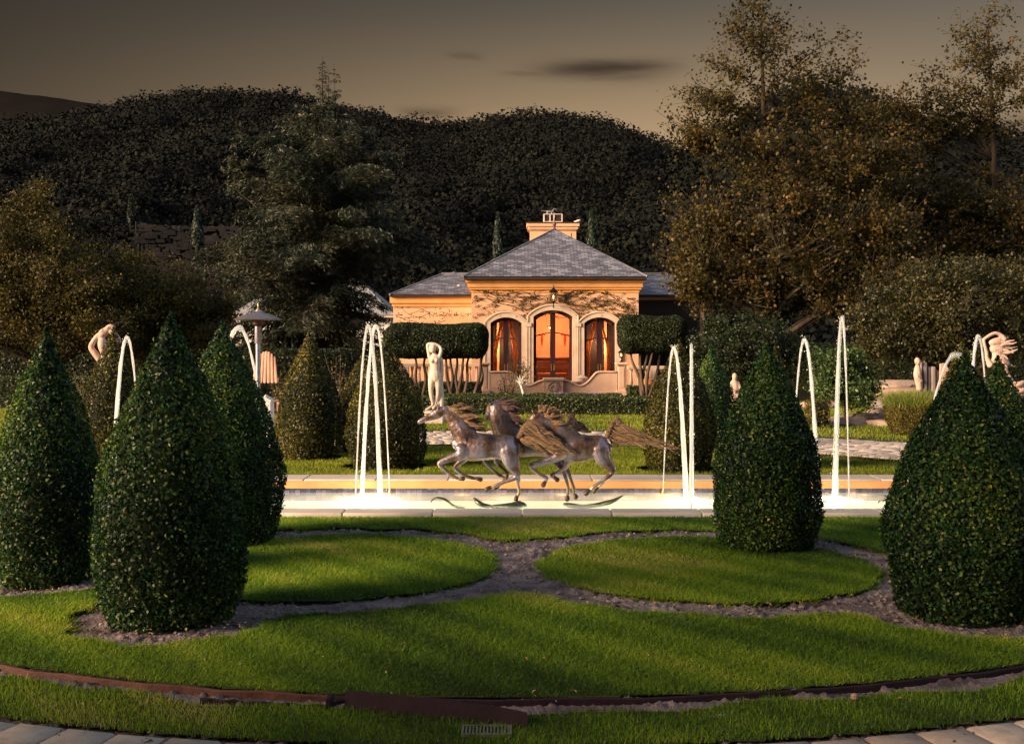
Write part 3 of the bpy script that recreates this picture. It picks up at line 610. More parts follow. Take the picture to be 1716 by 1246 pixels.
def hedge(name, label, x0, x1, y0, y1, z0, z1, rnd_=.12, n=None, ls=.06, cat='hedge', m='hedge', group=None, parent=None):
    """clipped box hedge, leaves on a rounded box shell"""
    w, d, h = x1-x0, y1-y0, z1-z0; c = np.array([(x0+x1)/2, (y0+y1)/2, (z0+z1)/2]); area = 2*(w*h+w*d*1+d*h)
    n = n or int(min(area*700*(.06/ls)**2, 60000)); s = np.array([w/2, d/2, h/2])
    fa = np.array([d*h, w*h, w*d]); ax = rng.choice(3, n, p=fa/fa.sum()); u = rng.uniform(-1, 1, (n, 3)); sg = np.where(rng.random(n) < .5, -1, 1)
    u[np.arange(n), ax] = sg; p = u*s; core = np.maximum(s-rnd_, .01); q = np.clip(p, -core, core); dlt = p-q; L = np.linalg.norm(dlt, axis=1)[:, None]+1e-9
    nr = dlt/L; p = q+nr*rnd_; p += nr*(-rng.random((n, 1))**2*.07+(.05*np.sin(p[:, :1]*2.3+1)*np.sin(p[:, 2:3]*3+2) if z0 > .5 else 0)+.025*np.sin(p[:, :1]*5)*np.sin(p[:, 2:3]*6+p[:, 1:2]*4))
    V, Fq, R = leaf_arrays(p+c, nr, ls, .6, .7, .15)
    cm = MB(); i_ = .05
    if z0 > .5: cm.lathe((0, 0, 0), [(.01, -1), (.5, -.93), (.8, -.7), (.95, -.3), (.97, .2), (.85, .7), (.5, .95), (.01, 1)], 16); cm.v = [(c[0]+v[0]*(w/2-.1), c[1]+v[1]*(d/2-.1), c[2]+v[2]*(h/2-.1)) for v in cm.v]
    else: cm.box(x0+i_, x1-i_, y0+i_, y1-i_, z0, z1-i_, min(rnd_, .9*min(w, d, h)/2-.06) if rnd_ > .1 else .03)
    o = mesh_obj(name, np_mesh(name, V, Fq, R), M[m], parent); 
    if parent is None: tag(o, label, cat, group)
    bm = bmesh.new(); bm.from_mesh(o.data); b0 = [bm.verts.new(v) for v in cm.v]
    lay = bm.verts.layers.float.get('rnd')
    for f in cm.f:
        try: fc = bm.faces.new([b0[k] for k in f]); fc.material_index = 1
        except ValueError: pass
    bm.to_mesh(o.data); bm.free(); o.data.materials.append(M['core']); return o
def X_(px, Y): return (px-CX)/F*Y
def Z_(py, Y): return CH-(py-HY)/F*Y
hedge('clipped_hedge', 'long low dark clipped hedge behind the lawn, running across behind the bronze horses', X_(430, 31), X_(1090, 31), 31, 31.9, 0, Z_(666, 31), .06)
hedge('clipped_hedge', 'thin low hedge strip directly in front of the terrace wall', X_(735, 39), X_(1042, 39), 38.6, 39.2, 0, Z_(659, 39), .06, cat='hedge')
hedge('clipped_hedge', 'dark clipped hedge block under the left balustrade trunks', X_(700, 42), X_(806, 42), 42, 42.8, 0, Z_(640, 42), .06)
hedge('clipped_hedge', 'dark clipped hedge block just right of the terrace pillar', X_(1053, 42.5), X_(1112, 42.5), 42.5, 43.3, 0, Z_(646, 42.5), .06)
hedge('clipped_hedge', 'small brown clipped hedge cube by the rocks at right', X_(1362, 26.2), X_(1393, 26.2), 26.2, 27.0, .0, Z_(672, 26.2), .05, m='oak')
hedge('clipped_hedge', 'dark low hedge at far left behind the cones', X_(-160, 34), X_(440, 34), 34, 35, 0, Z_(632, 34), .08)
hedge('added_shade_hedge', 'tall unseen hedge row added left of the viewpoint to shade the foreground', -10.0, -8.5, -9.0, 3.2, 0, 4.6, .4, n=30000, ls=.16)  # unseen hedge, added to keep low sun off the near lawn
hedge('clipped_hedge', 'tall dark boundary hedge at the back left, below the bushy trees', X_(-300, 46), X_(600, 46), 46, 47.5, 0, Z_(585, 46), .3, n=26000, ls=.12, m='darkbush')
hedge('clipped_hedge', 'tall dark boundary hedge at the back right, below the sycamores', X_(1112, 49), X_(2000, 49), 49.0, 50.3, 0, Z_(575, 49), .3, n=26000, ls=.12, m='darkbush')
# flower strip
x = rng.uniform(X_(930, 40), X_(1035, 40), 900); pos = np.stack([x, rng.uniform(40.2, 40.7, 900), rng.uniform(.05, .22, 900)], 1)
V, Fq, R = leaf_arrays(pos, np.tile([0, -1., .5], (900, 1)), .07, .9); o = mesh_obj('flower_strip', np_mesh('flower_strip', V, Fq, R), M['purple']); tag(o, 'low strip of purple flowers at the foot of the terrace wall', 'flowers', kind='stuff')

# ------------------------------------------------------------------ pool
WZ = -.11
def pool():
    x0, x1, y0, y1 = POOL; cw0, cw1 = .34, .58; zt = .08; th = .07
    e = empty('fountain_pool', (0, 14.7, 0)); tag(e, 'long rectangular lit fountain pool with pale stone coping and blue tile band', 'pool')
    f = MB(); b = MB(); s = MB(); s2 = MB()
    L = 1.02; n = int((x1-x0)/L)
    for i in range(n+1):
        xa = x0+i*L; xb = min(xa+L-.006, x1)
        if xb-xa < .1: continue
        f.box(xa, xb, y0, y0+cw0, zt-th, zt, .014); b.box(xa, xb, y1-cw1, y1, zt-.125, zt, .014)
    for yy in np.arange(y0+cw0+.003, y1-cw1, 1.0):
        s.box(x0, x0+.4, yy, min(yy+.994, y1-cw1-.003), zt-th, zt, .014); s2.box(x1-.4, x1, yy, min(yy+.994, y1-cw1-.003), zt-th, zt, .014)
    f.build('coping', M['stone'], e, auto=40); b.build('coping', M['stone'], e, auto=40); s.build('coping', M['stone'], e, auto=40); s2.build('coping', M['stone'], e, auto=40)
    q_ = MB(); q_.box(x0+.4, x1-.4, y1-cw1-.014, y1-cw1-.003, zt-.125, zt-.022, .004); q_.build('rim_glow_strip', M['rimglow'], e)  # thin strip added to carry the painted amber glow
    r = MB(); r.box(x0+.03, x1-.03, y0+.03, y0+cw0-.06, -.05, zt-th); r.box(x0+.03, x1-.03, y1-cw1+.06, y1-.03, -.05, zt-th); r.build('plinth', M['stone'], e)
    # tile band and basin (open box)
    X0, X1, Y0, Y1 = x0+.37, x1-.37, y0+cw0-.03, y1-cw1+.03
    t = MB(); 
    for (a, c_, bb, d) in ((X0, X1, Y1, Y1+.02), (X0, X1, Y0-.02, Y0), (X0-.02, X0, Y0, Y1), (X1, X1+.02, Y0, Y1)): t.box(a, c_, bb, d, WZ-.12, zt-th-.001)
    t.build('tile_band', M['tiles'], e)
    q = MB(); D = -.62
    q.add([(X0,Y0,D),(X1,Y0,D),(X1,Y1,D),(X0,Y1,D)], [(0,1,2,3)])
    q.add([(X0,Y0,D),(X1,Y0,D),(X1,Y0,WZ-.12),(X0,Y0,WZ-.12)], [(0,1,2,3)]); q.add([(X0,Y1,D),(X1,Y1,D),(X1,Y1,WZ-.12),(X0,Y1,WZ-.12)], [(0,1,2,3)])
    q.add([(X0,Y0,D),(X0,Y1,D),(X0,Y1,WZ-.12),(X0,Y0,WZ-.12)], [(0,1,2,3)]); q.add([(X1,Y0,D),(X1,Y1,D),(X1,Y1,WZ-.12),(X1,Y0,WZ-.12)], [(0,1,2,3)])
    q.build('basin', M['plaster'], e)
    w = MB(); w.add([(X0,Y0,WZ),(X1,Y0,WZ),(X1,Y1,WZ),(X0,Y1,WZ)], [(0,1,2,3)]); o = w.build('water', M['water']); tag(o, kind='structure')
pool()
LAMPS = [(-5.1, 15.2, 120), (-4.1, 14.2, 70), (-3.1, 15.1, 90), (-1.95, 15.3, 260), (-1.0, 14.1, 90), (-.1, 15.4, 80), (.9, 14.1, 90), (1.55, 15.4, 60), (2.4, 15.1, 220), (3.3, 14.2, 90), (4.2, 15.2, 260), (5.2, 14.6, 120)]
def pool_lamps():
    for i, (x, y, en) in enumerate(LAMPS):
        l = bpy.data.lights.new('underwater_lamp', 'POINT'); o = bpy.data.objects.new('underwater_light', l); COL.objects.link(o)
        l.energy = en*(.065 if en > 200 else .009); l.color = (1.0, .74, .44) if en > 200 else ((1.0, .55, .2) if i in (5, 7) else (1.0, .97, .96))
        l.energy = 3.2 if i in (5, 7) else l.energy; l.shadow_soft_size = .12; o.location = (x, y, WZ-.25)
        mb = MB(); mb.lathe((x, y, -.62), [(.10, 0), (.10, .05), (.07, .07), (.02, .075)], 14)
        f = mb.build('underwater_lamp', M['lens'], auto=40); tag(f, 'round lamp on the pool floor, number %s from the left end of the pool' % ('one','two','three','four','five','six','seven','eight','nine','ten','eleven','twelve')[i], 'lamp', 'underwater lamps')
pool_lamps()
for i_ in range(8):   # warm fill lights added under the far rim to tint it amber
    l = bpy.data.lights.new('rim_fill', 'POINT'); l.energy = .6; l.color = (1, .5, .16); l.shadow_soft_size = .05; o = bpy.data.objects.new('rim_fill_light', l); COL.objects.link(o); o.location = (-4.9+i_*1.4, 15.80, WZ-.06)
def jet(label, p0, p1, zt, r0=.008, r1=.028, rt=.026):
    """water arc from nozzle p0=(x,y) to landing p1 with apex height zt"""
    z0 = WZ-.02; n = 48; pts = []; rs = []; H = zt-z0
    for i in range(n+1):
        t = i/n; z = z0+4*H*t*(1-t)
        pts.append((p0[0]+(p1[0]-p0[0])*t, p0[1]+(p1[1]-p0[1])*t, z))
        ap = math.exp(-((t-.5)/.08)**2)
        rs.append((r0*(1-t)+r1*t)*(1-ap)+rt*ap*.9)
    rq = random.Random(int(p0[0]*777)); rs = [r*(1+.16*math.sin(i*1.3+p0[0])+rq.uniform(-.12, .12)) for i, r in enumerate(rs)]
    e = empty('water_jet', (p0[0], p0[1], WZ)); tag(e, label, 'water jet', 'arching jets of the fountain')
    mb = MB(); mb.loft(pts, rs, n=10, cap=False, up=(1, 0, 0))
    for q_ in range(3):
        ax, ay = rq.uniform(-1, 1), rq.uniform(-1, 1); i0 = rq.randint(12, 22)
        sp_ = [(pts[i][0]+ax*.035*((i-i0)/(n-i0))**1.3, pts[i][1]+ay*.05*((i-i0)/(n-i0))**1.3, pts[i][2]) for i in range(i0, n+1)]
        mb.loft(sp_, [rq.uniform(.004, .011) for _ in sp_], n=6, cap=False, up=(1, 0, 0))
    mb.build('stream', M['jet'], e, smooth=True)
    mb = MB(); mb.lathe((p0[0], p0[1], WZ-.04), [(.022, 0), (.022, .05), (.012, .08), (.012, .1)], 10); mb.build('nozzle', M['brass'], e, auto=40)
    mb = MB(); rj = random.Random(int(abs(p0[0])*1000)); k = 0
    while k < 90:
        i = rj.randint(22, n); q = Vector(pts[i]); sp = .012+.03*(i/n)**2; c_ = q+Vector((rj.gauss(0, sp), rj.gauss(0, sp), rj.gauss(0, .03))); r_ = rj.uniform(.002, .006); k += 1
        if c_.z < WZ: continue
        mb.add([c_+Vector(v)*r_ for v in ((1,0,0),(-1,0,0),(0,1,0),(0,-1,0),(0,0,1.8),(0,0,-1.8))], [(0,2,4),(2,1,4),(1,3,4),(3,0,4),(2,0,5),(1,2,5),(3,1,5),(0,3,5)])
    o = mb.build('droplets', M['foamdrop'], e); o['kind'] = 'stuff'
    # churned foam where it lands
    mb = MB(); a = 18; k = 7; vs = []; fs = []
    for j in range(k):
        for i in range(a):
            an = 2*math.pi*i/a; rr = .23*(j/(k-1))*(1+.25*math.sin(an*3+p1[0]*9)+.12*random.random()); vs.append((p1[0]+rr*math.cos(an)*1.3, p1[1]+rr*math.sin(an), WZ+.003+.05*(1-j/(k-1))**1.5*(.6+.8*random.random())))
    for j in range(k-1):
        for i in range(a): fs.append((j*a+i, j*a+(i+1) % a, (j+1)*a+(i+1) % a, (j+1)*a+i))
    mb.add(vs, fs); mb.build('foam', M['foam'], e, smooth=True)
def XY(px, Y): return (X_(px, Y), Y)
NEARY, FARY = 13.25, 15.95
jet('taller arc of the left pair, rising from the near edge of the pool', XY(594, NEARY), XY(638, 15.3), 2.22)
jet('second arc of the left pair, rising from the far edge of the pool', XY(653, FARY), XY(606, 15.2), 2.24)
jet('jet seen edge on as one straight bright column behind the horse tail', XY(1158, NEARY), XY(1159, 15.2), 1.98, .016, .024, .022)
jet('narrow arc left of the straight column, rising from the far edge of the pool', XY(1111, FARY), XY(1149, 14.9), 1.94)
jet('tallest water arc, in the gap between the two right foreground cones', XY(1424, NEARY), XY(1400, 15.3), 2.33)
jet('shorter arc just right of the cone in front of the pool', XY(1326, FARY), XY(1372, 14.8), 2.05)
jet('arc showing above the broad right foreground cone, beside the draped statue', XY(1660, FARY), XY(1618, 14.9), 2.10, rt=.03)
jet('slanting jet left of the tip of the broad right foreground cone', XY(1530, NEARY), XY(1665, 15.2), 1.86, rt=.045)
jet('small arc between the two leftmost cones', XY(238, FARY), XY(186, 14.9), 2.08, .010, .026)
jet('arc leaning from the tip of the cone beside the patio heater', XY(452, FARY), XY(345, 15.0), 2.21, .010, .03, .045)

# ------------------------------------------------------------------ organic figures
def organic(name, mbs, voxel, m, parent, smooth_it=3, sub=False):
    me = bpy.data.meshes.new('tmp'); me.from_pydata(mbs.v, [], mbs.f)
    bm = bmesh.new(); bm.from_mesh(me); bmesh.ops.recalc_face_normals(bm, faces=bm.faces); bm.to_mesh(me); bm.free()
    o = bpy.data.objects.new('tmp', me); COL.objects.link(o)
    r = o.modifiers.new('r', 'REMESH'); r.mode = 'VOXEL'; r.voxel_size = voxel; r.use_smooth_shade = True
    s = o.modifiers.new('s', 'SMOOTH'); s.iterations = smooth_it; s.factor = .6
    dg = bpy.context.evaluated_depsgraph_get(); ev = o.evaluated_get(dg); m2 = bpy.data.meshes.new_from_object(ev); m2.name = name
    bpy.data.objects.remove(o); bpy.data.meshes.remove(me)
    return mesh_obj(name, m2, m, parent, True)
ZU = 3.432; YH = 14.8
def conv(u, v, d, Y=YH, ox=660, oy=550, k=ZU):
    return P(ox+u/k, oy+v/k, Y)+Vector((0, d, 0))
def up2m(Y=YH, k=ZU): return Y/F/k
def horse(label, depth, torso, limbs, hooves, maneL, tailL, mbody, mhair, ears):
    """torso: (u, vtop, vbot, halfwidth m); limbs: lists of (u, v, lateral m, r_u, width ratio)"""
    s = up2m(); base = conv(torso[3][0], 1016, depth); e = empty('bronze_horse', (base.x, YH+depth, WZ)); tag(e, label, 'horse statue', 'bronze galloping horses')
    mb = MB()
    c = crm(torso, 4); pts = [conv(q[0], (q[1]+q[2])/2, depth) for q in c]; ra = [(q[2]-q[1])/2*s for q in c]; rb = [q[3] for q in c]
    mb.loft(pts, ra, rb, n=20)
    for L in limbs:
        c = crm(L, 4); pts = [conv(q[0], q[1], depth+q[2]) for q in c]; ra = [q[3]*s for q in c]; rb = [q[3]*s*q[4] for q in c]
        mb.loft(pts, ra, rb, n=12)
    for (u, v, d, tu, tv, r) in ears:
        mb.loft([conv(u, v, depth+d), conv((u+tu)/2, (v+tv)/2, depth+d*1.1), conv(tu, tv, depth+d*1.15)], [r*s, r*s*.9, r*s*.25], n=8)
    body = organic('body', mb, .0085, mbody, e, 3)
    # Object coords start at water level through the parent; shift mesh so that z=0 is the water line
    for (u, v, d, tu, tv, r) in hooves:
        h = MB(); a = conv(u, v, depth+d); b = conv(tu, tv, depth+d); h.loft([a, (a+b)/2, b], [r*s*.8, r*s, r*s*1.2], n=12); h.build('hoof', M['hoof'], e, auto=50)
    for nm, locks in (('mane', maneL), ('tail', tailL)):
        if not locks: continue
        h = MB()
        for lk in locks:
            c = crm(lk, 5); n = len(c); pts = []; ra = []; rb = []
            for i, q in enumerate(c):
                pts.append(conv(q[0], q[1], depth+q[2])); ra.append(q[3]*s); rb.append(max(q[3]*s*q[4], .004))
            h.loft(pts, ra, rb, n=8, cap=False)
        h.build(nm, mhair, e, auto=70)
    return e
def comb(root, tips, w0, w1, lat=0.0, n_mid=2, bend=18, flat=.35, rseed=1):
    """locks from points on root polyline to points on tip polyline (u,v)"""
    rr = random.Random(rseed); R_ = crm([(*p, 0) for p in root], 6); T = crm([(*p, 0) for p in tips], 6); out = []; n = len(R_)
    m = len(T)
    for i in range(0, max(n, m)):
        a = R_[min(int(i*n/max(n, m)), n-1)]; b = T[min(int(i*m/max(n, m)), m-1)]
        ju, jv = rr.uniform(-40, 28), rr.uniform(-16, 16); d = lat+rr.uniform(-.06, .06)
        b = b+np.array([ju, jv, 0]); nrm = np.array([-(b-a)[1], (b-a)[0], 0]); nrm = nrm/(np.linalg.norm(nrm)+1e-6)
        w = w0*rr.uniform(.32, .72); k1 = rr.uniform(.3, 1)*bend; sgn = -1 if rr.random() < .5 else 1
        p1 = a+(b-a)*.35+nrm*k1*.6; p2 = a+(b-a)*.7-nrm*k1*.4*sgn
        out.append([(a[0], a[1], d*.5, w*.6, flat), (p1[0], p1[1], d, w, flat), (p2[0], p2[1], d*1.2, w*.75, flat), (b[0], b[1], d*1.3, w1, flat)])
    return out
def horses():
    # horse in front, at left
    torso = [(362,622,700,.06),(400,592,742,.115),(450,596,762,.150),(520,604,758,.165),(590,608,750,.158),(640,612,760,.165),(690,624,765,.150),(716,655,725,.085)]
    limbs = [
     [(425,650,0,72,.75),(388,575,0,66,.6),(350,520,0,52,.55),(315,486,0,37,.6),(285,468,0,27,.75)],           # neck
     [(284,470,0,25,.8),(250,490,0,31,.65),(212,508,0,22,.65),(175,523,0,17,.75),(150,536,0,15,.8),(143,545,0,9,.8)],          # head
     [(400,690,-.09,48,.7),(385,722,-.10,34,.8),(330,742,-.10,23,.9),(272,764,-.10,16,1),(268,780,-.10,14,1),(300,812,-.10,10,1),(335,842,-.10,12,1),(372,858,-.10,9,1)],
     [(420,700,.09,44,.7),(405,745,.09,28,.8),(375,775,.09,19,1),(352,800,.09,15,1),(362,822,.09,12,1),(400,848,.09,9,1),(440,862,.09,11,1),(468,868,.09,9,1)],
     [(655,690,-.09,62,.7),(672,760,-.11,44,.8),(690,800,-.11,30,.8),(708,838,-.11,20,.9),(690,856,-.11,15,1),(640,876,-.11,11,1),(592,895,-.11,12,1),(566,905,-.11,9,1)],
     [(665,690,.08,58,.7),(690,770,.10,38,.8),(708,830,.10,22,.8),(712,862,.10,17,.9),(714,905,.10,10,1),(722,945,.10,11,1),(712,966,.10,9,1)],
    ]
    hooves = [(378,860,-.10,402,858,12),(472,866,.09,500,874,12),(558,906,-.11,535,920,13),(708,972,.10,702,988,13)]
    mane = comb([(300,450),(335,462),(370,490),(410,530),(450,575)], [(385,436),(440,455),(478,495),(520,548),(560,600)], 15, 2, lat=-.01, rseed=3) + \
           comb([(318,462),(360,490),(400,535)], [(410,448),(465,505),(505,570)], 17, 2, lat=-.03, rseed=8)
    tail = [[(716,632,0,16,.9),(745,590,0,22,.8),(785,550,0,26,.6),(840,580,-.02,28,.4),(910,645,-.03,20,.35),(980,695,-.02,9,.3),(1040,714,0,2,.3)]] + \
           comb([(735,620),(755,585),(780,560),(810,550),(840,570)], [(900,705),(985,718),(1040,712),(965,665),(925,628)], 19, 1.5, lat=-.02, bend=26, rseed=5) + \
           comb([(730,630),(750,620),(770,600)], [(800,675),(860,705),(930,716)], 24, 3, lat=-.01, rseed=9)
    horse('front left bronze horse galloping left with raised head and full body in view', 0.0, torso, limbs, hooves, mane, tail, M['bronze'], M['hair'],
          [(258,460,-.03,240,418,8), (262,458,.03,252,415,8)])
    # middle horse, behind
    torso = [(590,640,690,.06),(625,610,735,.115),(680,608,755,.15),(750,612,758,.165),(820,616,752,.158),(880,620,757,.165),(935,632,765,.15),(965,665,725,.08)]
    limbs = [
     [(665,660,0,80,.7),(640,590,0,80,.55),(615,530,0,72,.5),(592,480,0,54,.5),(572,455,.01,34,.6)],
     [(572,455,.02,28,.8),(552,478,.06,28,.7),(538,510,.11,19,.8),(532,538,.15,14,.9)],
     [(640,690,.09,44,.7),(620,730,.1,28,.8),(570,760,.1,19,.9),(520,772,.1,14,1),(518,790,.1,13,1),(555,830,.1,9,1),(600,868,.1,11,1),(625,880,.1,9,1)],
     [(640,700,-.07,44,.7),(620,740,-.08,26,.8),(588,768,-.08,19,1),(600,800,-.08,12,1),(650,850,-.08,10,1),(640,888,-.08,12,1),(612,912,-.08,9,1)],
     [(905,690,-.09,60,.7),(935,760,-.10,36,.8),(962,805,-.10,22,.9),(985,850,-.10,14,1),(1003,905,-.10,10,1),(1010,955,-.10,12,1),(1006,978,-.10,9,1)],
     [(915,690,.08,58,.7),(960,765,.10,32,.8),(990,810,.10,20,.9),(1012,850,.10,13,1),(1033,905,.10,10,1),(1050,960,.10,12,1),(1054,978,.10,9,1)],
    ]
    hooves = [(628,882,.1,645,900,12),(606,915,-.08,578,940,14),(1006,985,-.10,1004,1003,14),(1054,985,.10,1060,1002,14)]
    mane = comb([(575,430),(610,432),(645,462),(680,510),(715,560)], [(660,405),(700,425),(722,480),(740,540),(752,590)], 18, 2, lat=-.01, rseed=13) + \
           comb([(590,435),(640,470),(690,530)], [(690,420),(730,510),(748,575)], 20, 2, lat=-.03, rseed=18)
    tail = [[(960,640,0,14,.9),(1010,580,0,16,.8),(1030,510,0,15,.7),(1045,560,.02,18,.5),(1085,595,.03,16,.4),(1150,612,.03,3,.3)]] + \
           comb([(1000,580),(1022,520),(1035,500)], [(1100,612),(1130,606),(1080,590)], 14, 2, lat=.02, rseed=15)
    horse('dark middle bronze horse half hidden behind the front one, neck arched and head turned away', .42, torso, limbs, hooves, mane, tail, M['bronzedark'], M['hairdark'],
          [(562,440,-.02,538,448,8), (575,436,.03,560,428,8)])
    # right horse
    torso = [(945,650,700,.06),(985,618,762,.115),(1040,614,778,.15),(1100,615,772,.165),(1160,618,752,.158),(1200,622,758,.165),(1232,640,740,.12),(1248,665,710,.06)]
    limbs = [
     [(1025,665,0,76,.72),(970,615,0,72,.6),(912,570,0,62,.52),(865,530,0,50,.5),(830,508,0,36,.6)],
     [(828,508,.0,34,.75),(808,536,.03,33,.65),(790,566,.06,22,.75),(775,596,.08,16,.85)],
     [(975,690,-.09,48,.7),(945,735,-.10,32,.8),(880,765,-.10,22,.9),(800,786,-.10,16,1),(792,800,-.10,14,1),(835,838,-.10,10,1),(878,862,-.10,12,1),(874,880,-.10,9,1)],
     [(1000,700,.09,44,.7),(1010,745,.09,28,.8),(1000,788,.09,20,1),(985,815,.09,14,1),(940,842,.09,10,1),(910,855,.09,12,1),(922,868,.09,9,1)],
     [(1185,690,-.09,60,.7),(1200,750,-.11,42,.8),(1235,790,-.11,26,.8),(1258,822,-.11,19,.9),(1245,845,-.11,14,1),(1195,882,-.11,10,1),(1152,912,-.11,12,1),(1132,928,-.11,9,1)],
     [(1195,690,.08,58,.7),(1225,755,.10,36,.8),(1258,795,.10,22,.8),(1270,820,.10,17,.9),(1240,860,.10,11,1),(1205,905,.10,11,1),(1185,925,.10,9,1)],
    ]
    hooves = [(872,884,-.10,858,905,13),(926,868,.09,945,884,13),(1126,932,-.11,1104,952,13),(1180,930,.10,1160,950,13)]
    mane = comb([(825,480),(860,495),(900,525),(945,565),(985,600)], [(880,448),(930,468),(970,500),(1010,550),(1045,605)], 19, 2, lat=-.02, rseed=23) + \
           comb([(835,470),(850,462),(870,470)], [(870,450),(905,460),(950,495)], 20, 3, lat=.0, rseed=28) + \
           comb([(860,500),(900,535),(950,580)], [(955,480),(1000,535),(1030,590)], 20, 3, lat=-.04, rseed=29)
    tail = [[(1228,636,0,14,.9),(1250,580,0,15,.8),(1288,530,0,18,.6),(1325,598,0,30,.4),(1400,640,0,20,.35),(1500,668,0,11,.3),(1640,702,0,2,.3)]] + \
           comb([(1245,640),(1255,600),(1270,565),(1290,540),(1305,555)], [(1400,672),(1520,690),(1640,702),(1560,676),(1430,628)], 15, 1.5, lat=-.01, bend=26, rseed=25) + \
           comb([(1250,650),(1270,640),(1290,620)], [(1300,668),(1380,675),(1460,682)], 22, 3, lat=.0, rseed=27)
    horse('right bronze horse with long tail streaming out to the right', .14, torso, limbs, hooves, mane, tail, M['bronze'], M['hair'],
          [(812,490,-.03,792,470,9), (822,488,.03,800,476,7)])
    s = up2m()
    def wave(label, pts, flat=.9, d=0.0, w=.12):
        mb = MB(); c = crm([(*p, 0) if len(p) == 2 else p for p in pts], 6); P_ = [conv(q[0], q[1], d+.02*math.sin(i*.4)) for i, q in enumerate(c)]
        ra = [q[2]*1.4*s for q in c]; rb = [max(q[2]*s*w*12, .01) for q in c]; mb.loft(P_, ra, rb, n=12)
        o = mb.build('bronze_wave', M['wavebronze'], None, smooth=True); tag(o, label, 'sculpture base', 'bronze wave bases in the water')
    wave('thin curling bronze wave sprig standing in the water, left of the horses feet', [(213,999,2.5),(228,980,4),(250,972,4.5),(290,982,5),(330,1010,5),(365,1026,5),(405,1033,3)], w=.15)
    wave('short blunt bronze wave curl at the left end of the green wave base', [(464,980,6),(480,995,10),(510,1012,10),(545,1021,8),(568,1025,4)], w=.2, d=-.02)
    wave('thick green bronze wave base under the hoof of the front horse', [(572,1026,8),(620,1024,11),(680,1018,14),(725,1012,14),(755,1018,6)], w=.28)
    wave('long bronze wave base sweeping up to the right under the sock-footed legs', [(985,1018,6),(1020,1024,10),(1090,1030,8),(1160,1024,9),(1230,1008,10),(1280,990,8),(1326,966,2)], w=.25, d=.1)
horses()

# ------------------------------------------------------------------ stone figures
def figure(name, label, Y, k, ox, oy, tubes, m, ped=None, voxel=.014, locks=None):
    e = empty(name, (0, 0, 0)); s = Y/F/k; mb = MB()
    for T in tubes:
        c = crm(T, 4); mb.loft([conv(q[0], q[1], q[2], Y, ox, oy, k) for q in c], [q[3]*s for q in c], [q[3]*s*q[4] for q in c], n=12)
    c0 = conv(tubes[0][0][0], tubes[0][0][1], 0, Y, ox, oy, k); e.location = (c0.x, Y, 0)
    organic('figure', mb, voxel, m, e, 2)
    if locks:
        h = MB()
        for T in locks:
            c = crm(T, 5); h.loft([conv(q[0], q[1], q[2], Y, ox, oy, k) for q in c], [q[3]*s for q in c], [max(q[3]*s*q[4], .006) for q in c], n=8, cap=True)
        h.build('hair', m, e, smooth=True)
    if ped:
        x, z, w = ped; p = MB(); p.box(x-w, x+w, Y-w, Y+w, 0, z-.05, .02); p.box(x-w*1.15, x+w*1.15, Y-w*1.15, Y+w*1.15, z-.05, z, .015); p.build('pedestal', m, e, auto=40)
    tag(e, label, 'statue'); return e
Yn = 28.0; pz = Z_(688, Yn)
figure('nude_statue', 'pale marble nude woman statue with arms raised over her head, behind the horses', Yn, 4.152, 690, 560, [
  [(158,262,0,40,.72),(160,292,0,44,.75),(162,318,0,40,.8)],
  [(158,262,0,38,.72),(160,225,0,31,.75),(158,190,0,38,.65),(158,160,0,42,.5),(157,140,0,18,.8)],
  [(156,145,0,13,1),(152,126,0,12,1),(148,112,-.03,20,1.0),(147,96,-.02,24,1.1),(150,80,0,18,1.1)],
  [(126,162,0,15,1),(118,126,0,13,1),(111,84,0,12,1),(117,69,0,12,1),(145,66,0,11,1),(178,72,0,9,1)],
  [(190,162,0,15,1),(200,134,-.02,13,1),(204,106,-.02,12,1),(192,84,0,11,1),(170,76,.0,10,1)],
  [(142,310,-.02,28,.95),(136,355,-.03,22,1),(134,398,-.03,16,1),(140,440,-.02,15,1),(146,488,0,9,1),(120,512,-.06,9,1),(98,522,-.09,6,1)],
  [(178,310,0,29,.95),(184,360,-.01,23,1),(184,402,0,17,1),(176,445,.02,15,1),(164,492,.02,9,1),(150,515,-.05,8,1)],
  [(142,182,-.09,14,.8),(146,190,-.1,9,.8)],[(174,182,-.09,14,.8),(172,190,-.1,9,.8)],
  [(204,170,.08,12,1),(206,260,.1,16,1),(202,340,.1,15,1),(206,430,.08,18,1),(204,505,.06,22,1)],
 ], M['marble'], (X_(727.5, Yn), pz, .24), locks=[[(140,78,.02,9,1),(150,70,.03,10,1),(166,76,.04,10,1),(176,96,.05,9,1),(178,112,.05,5,1)]])
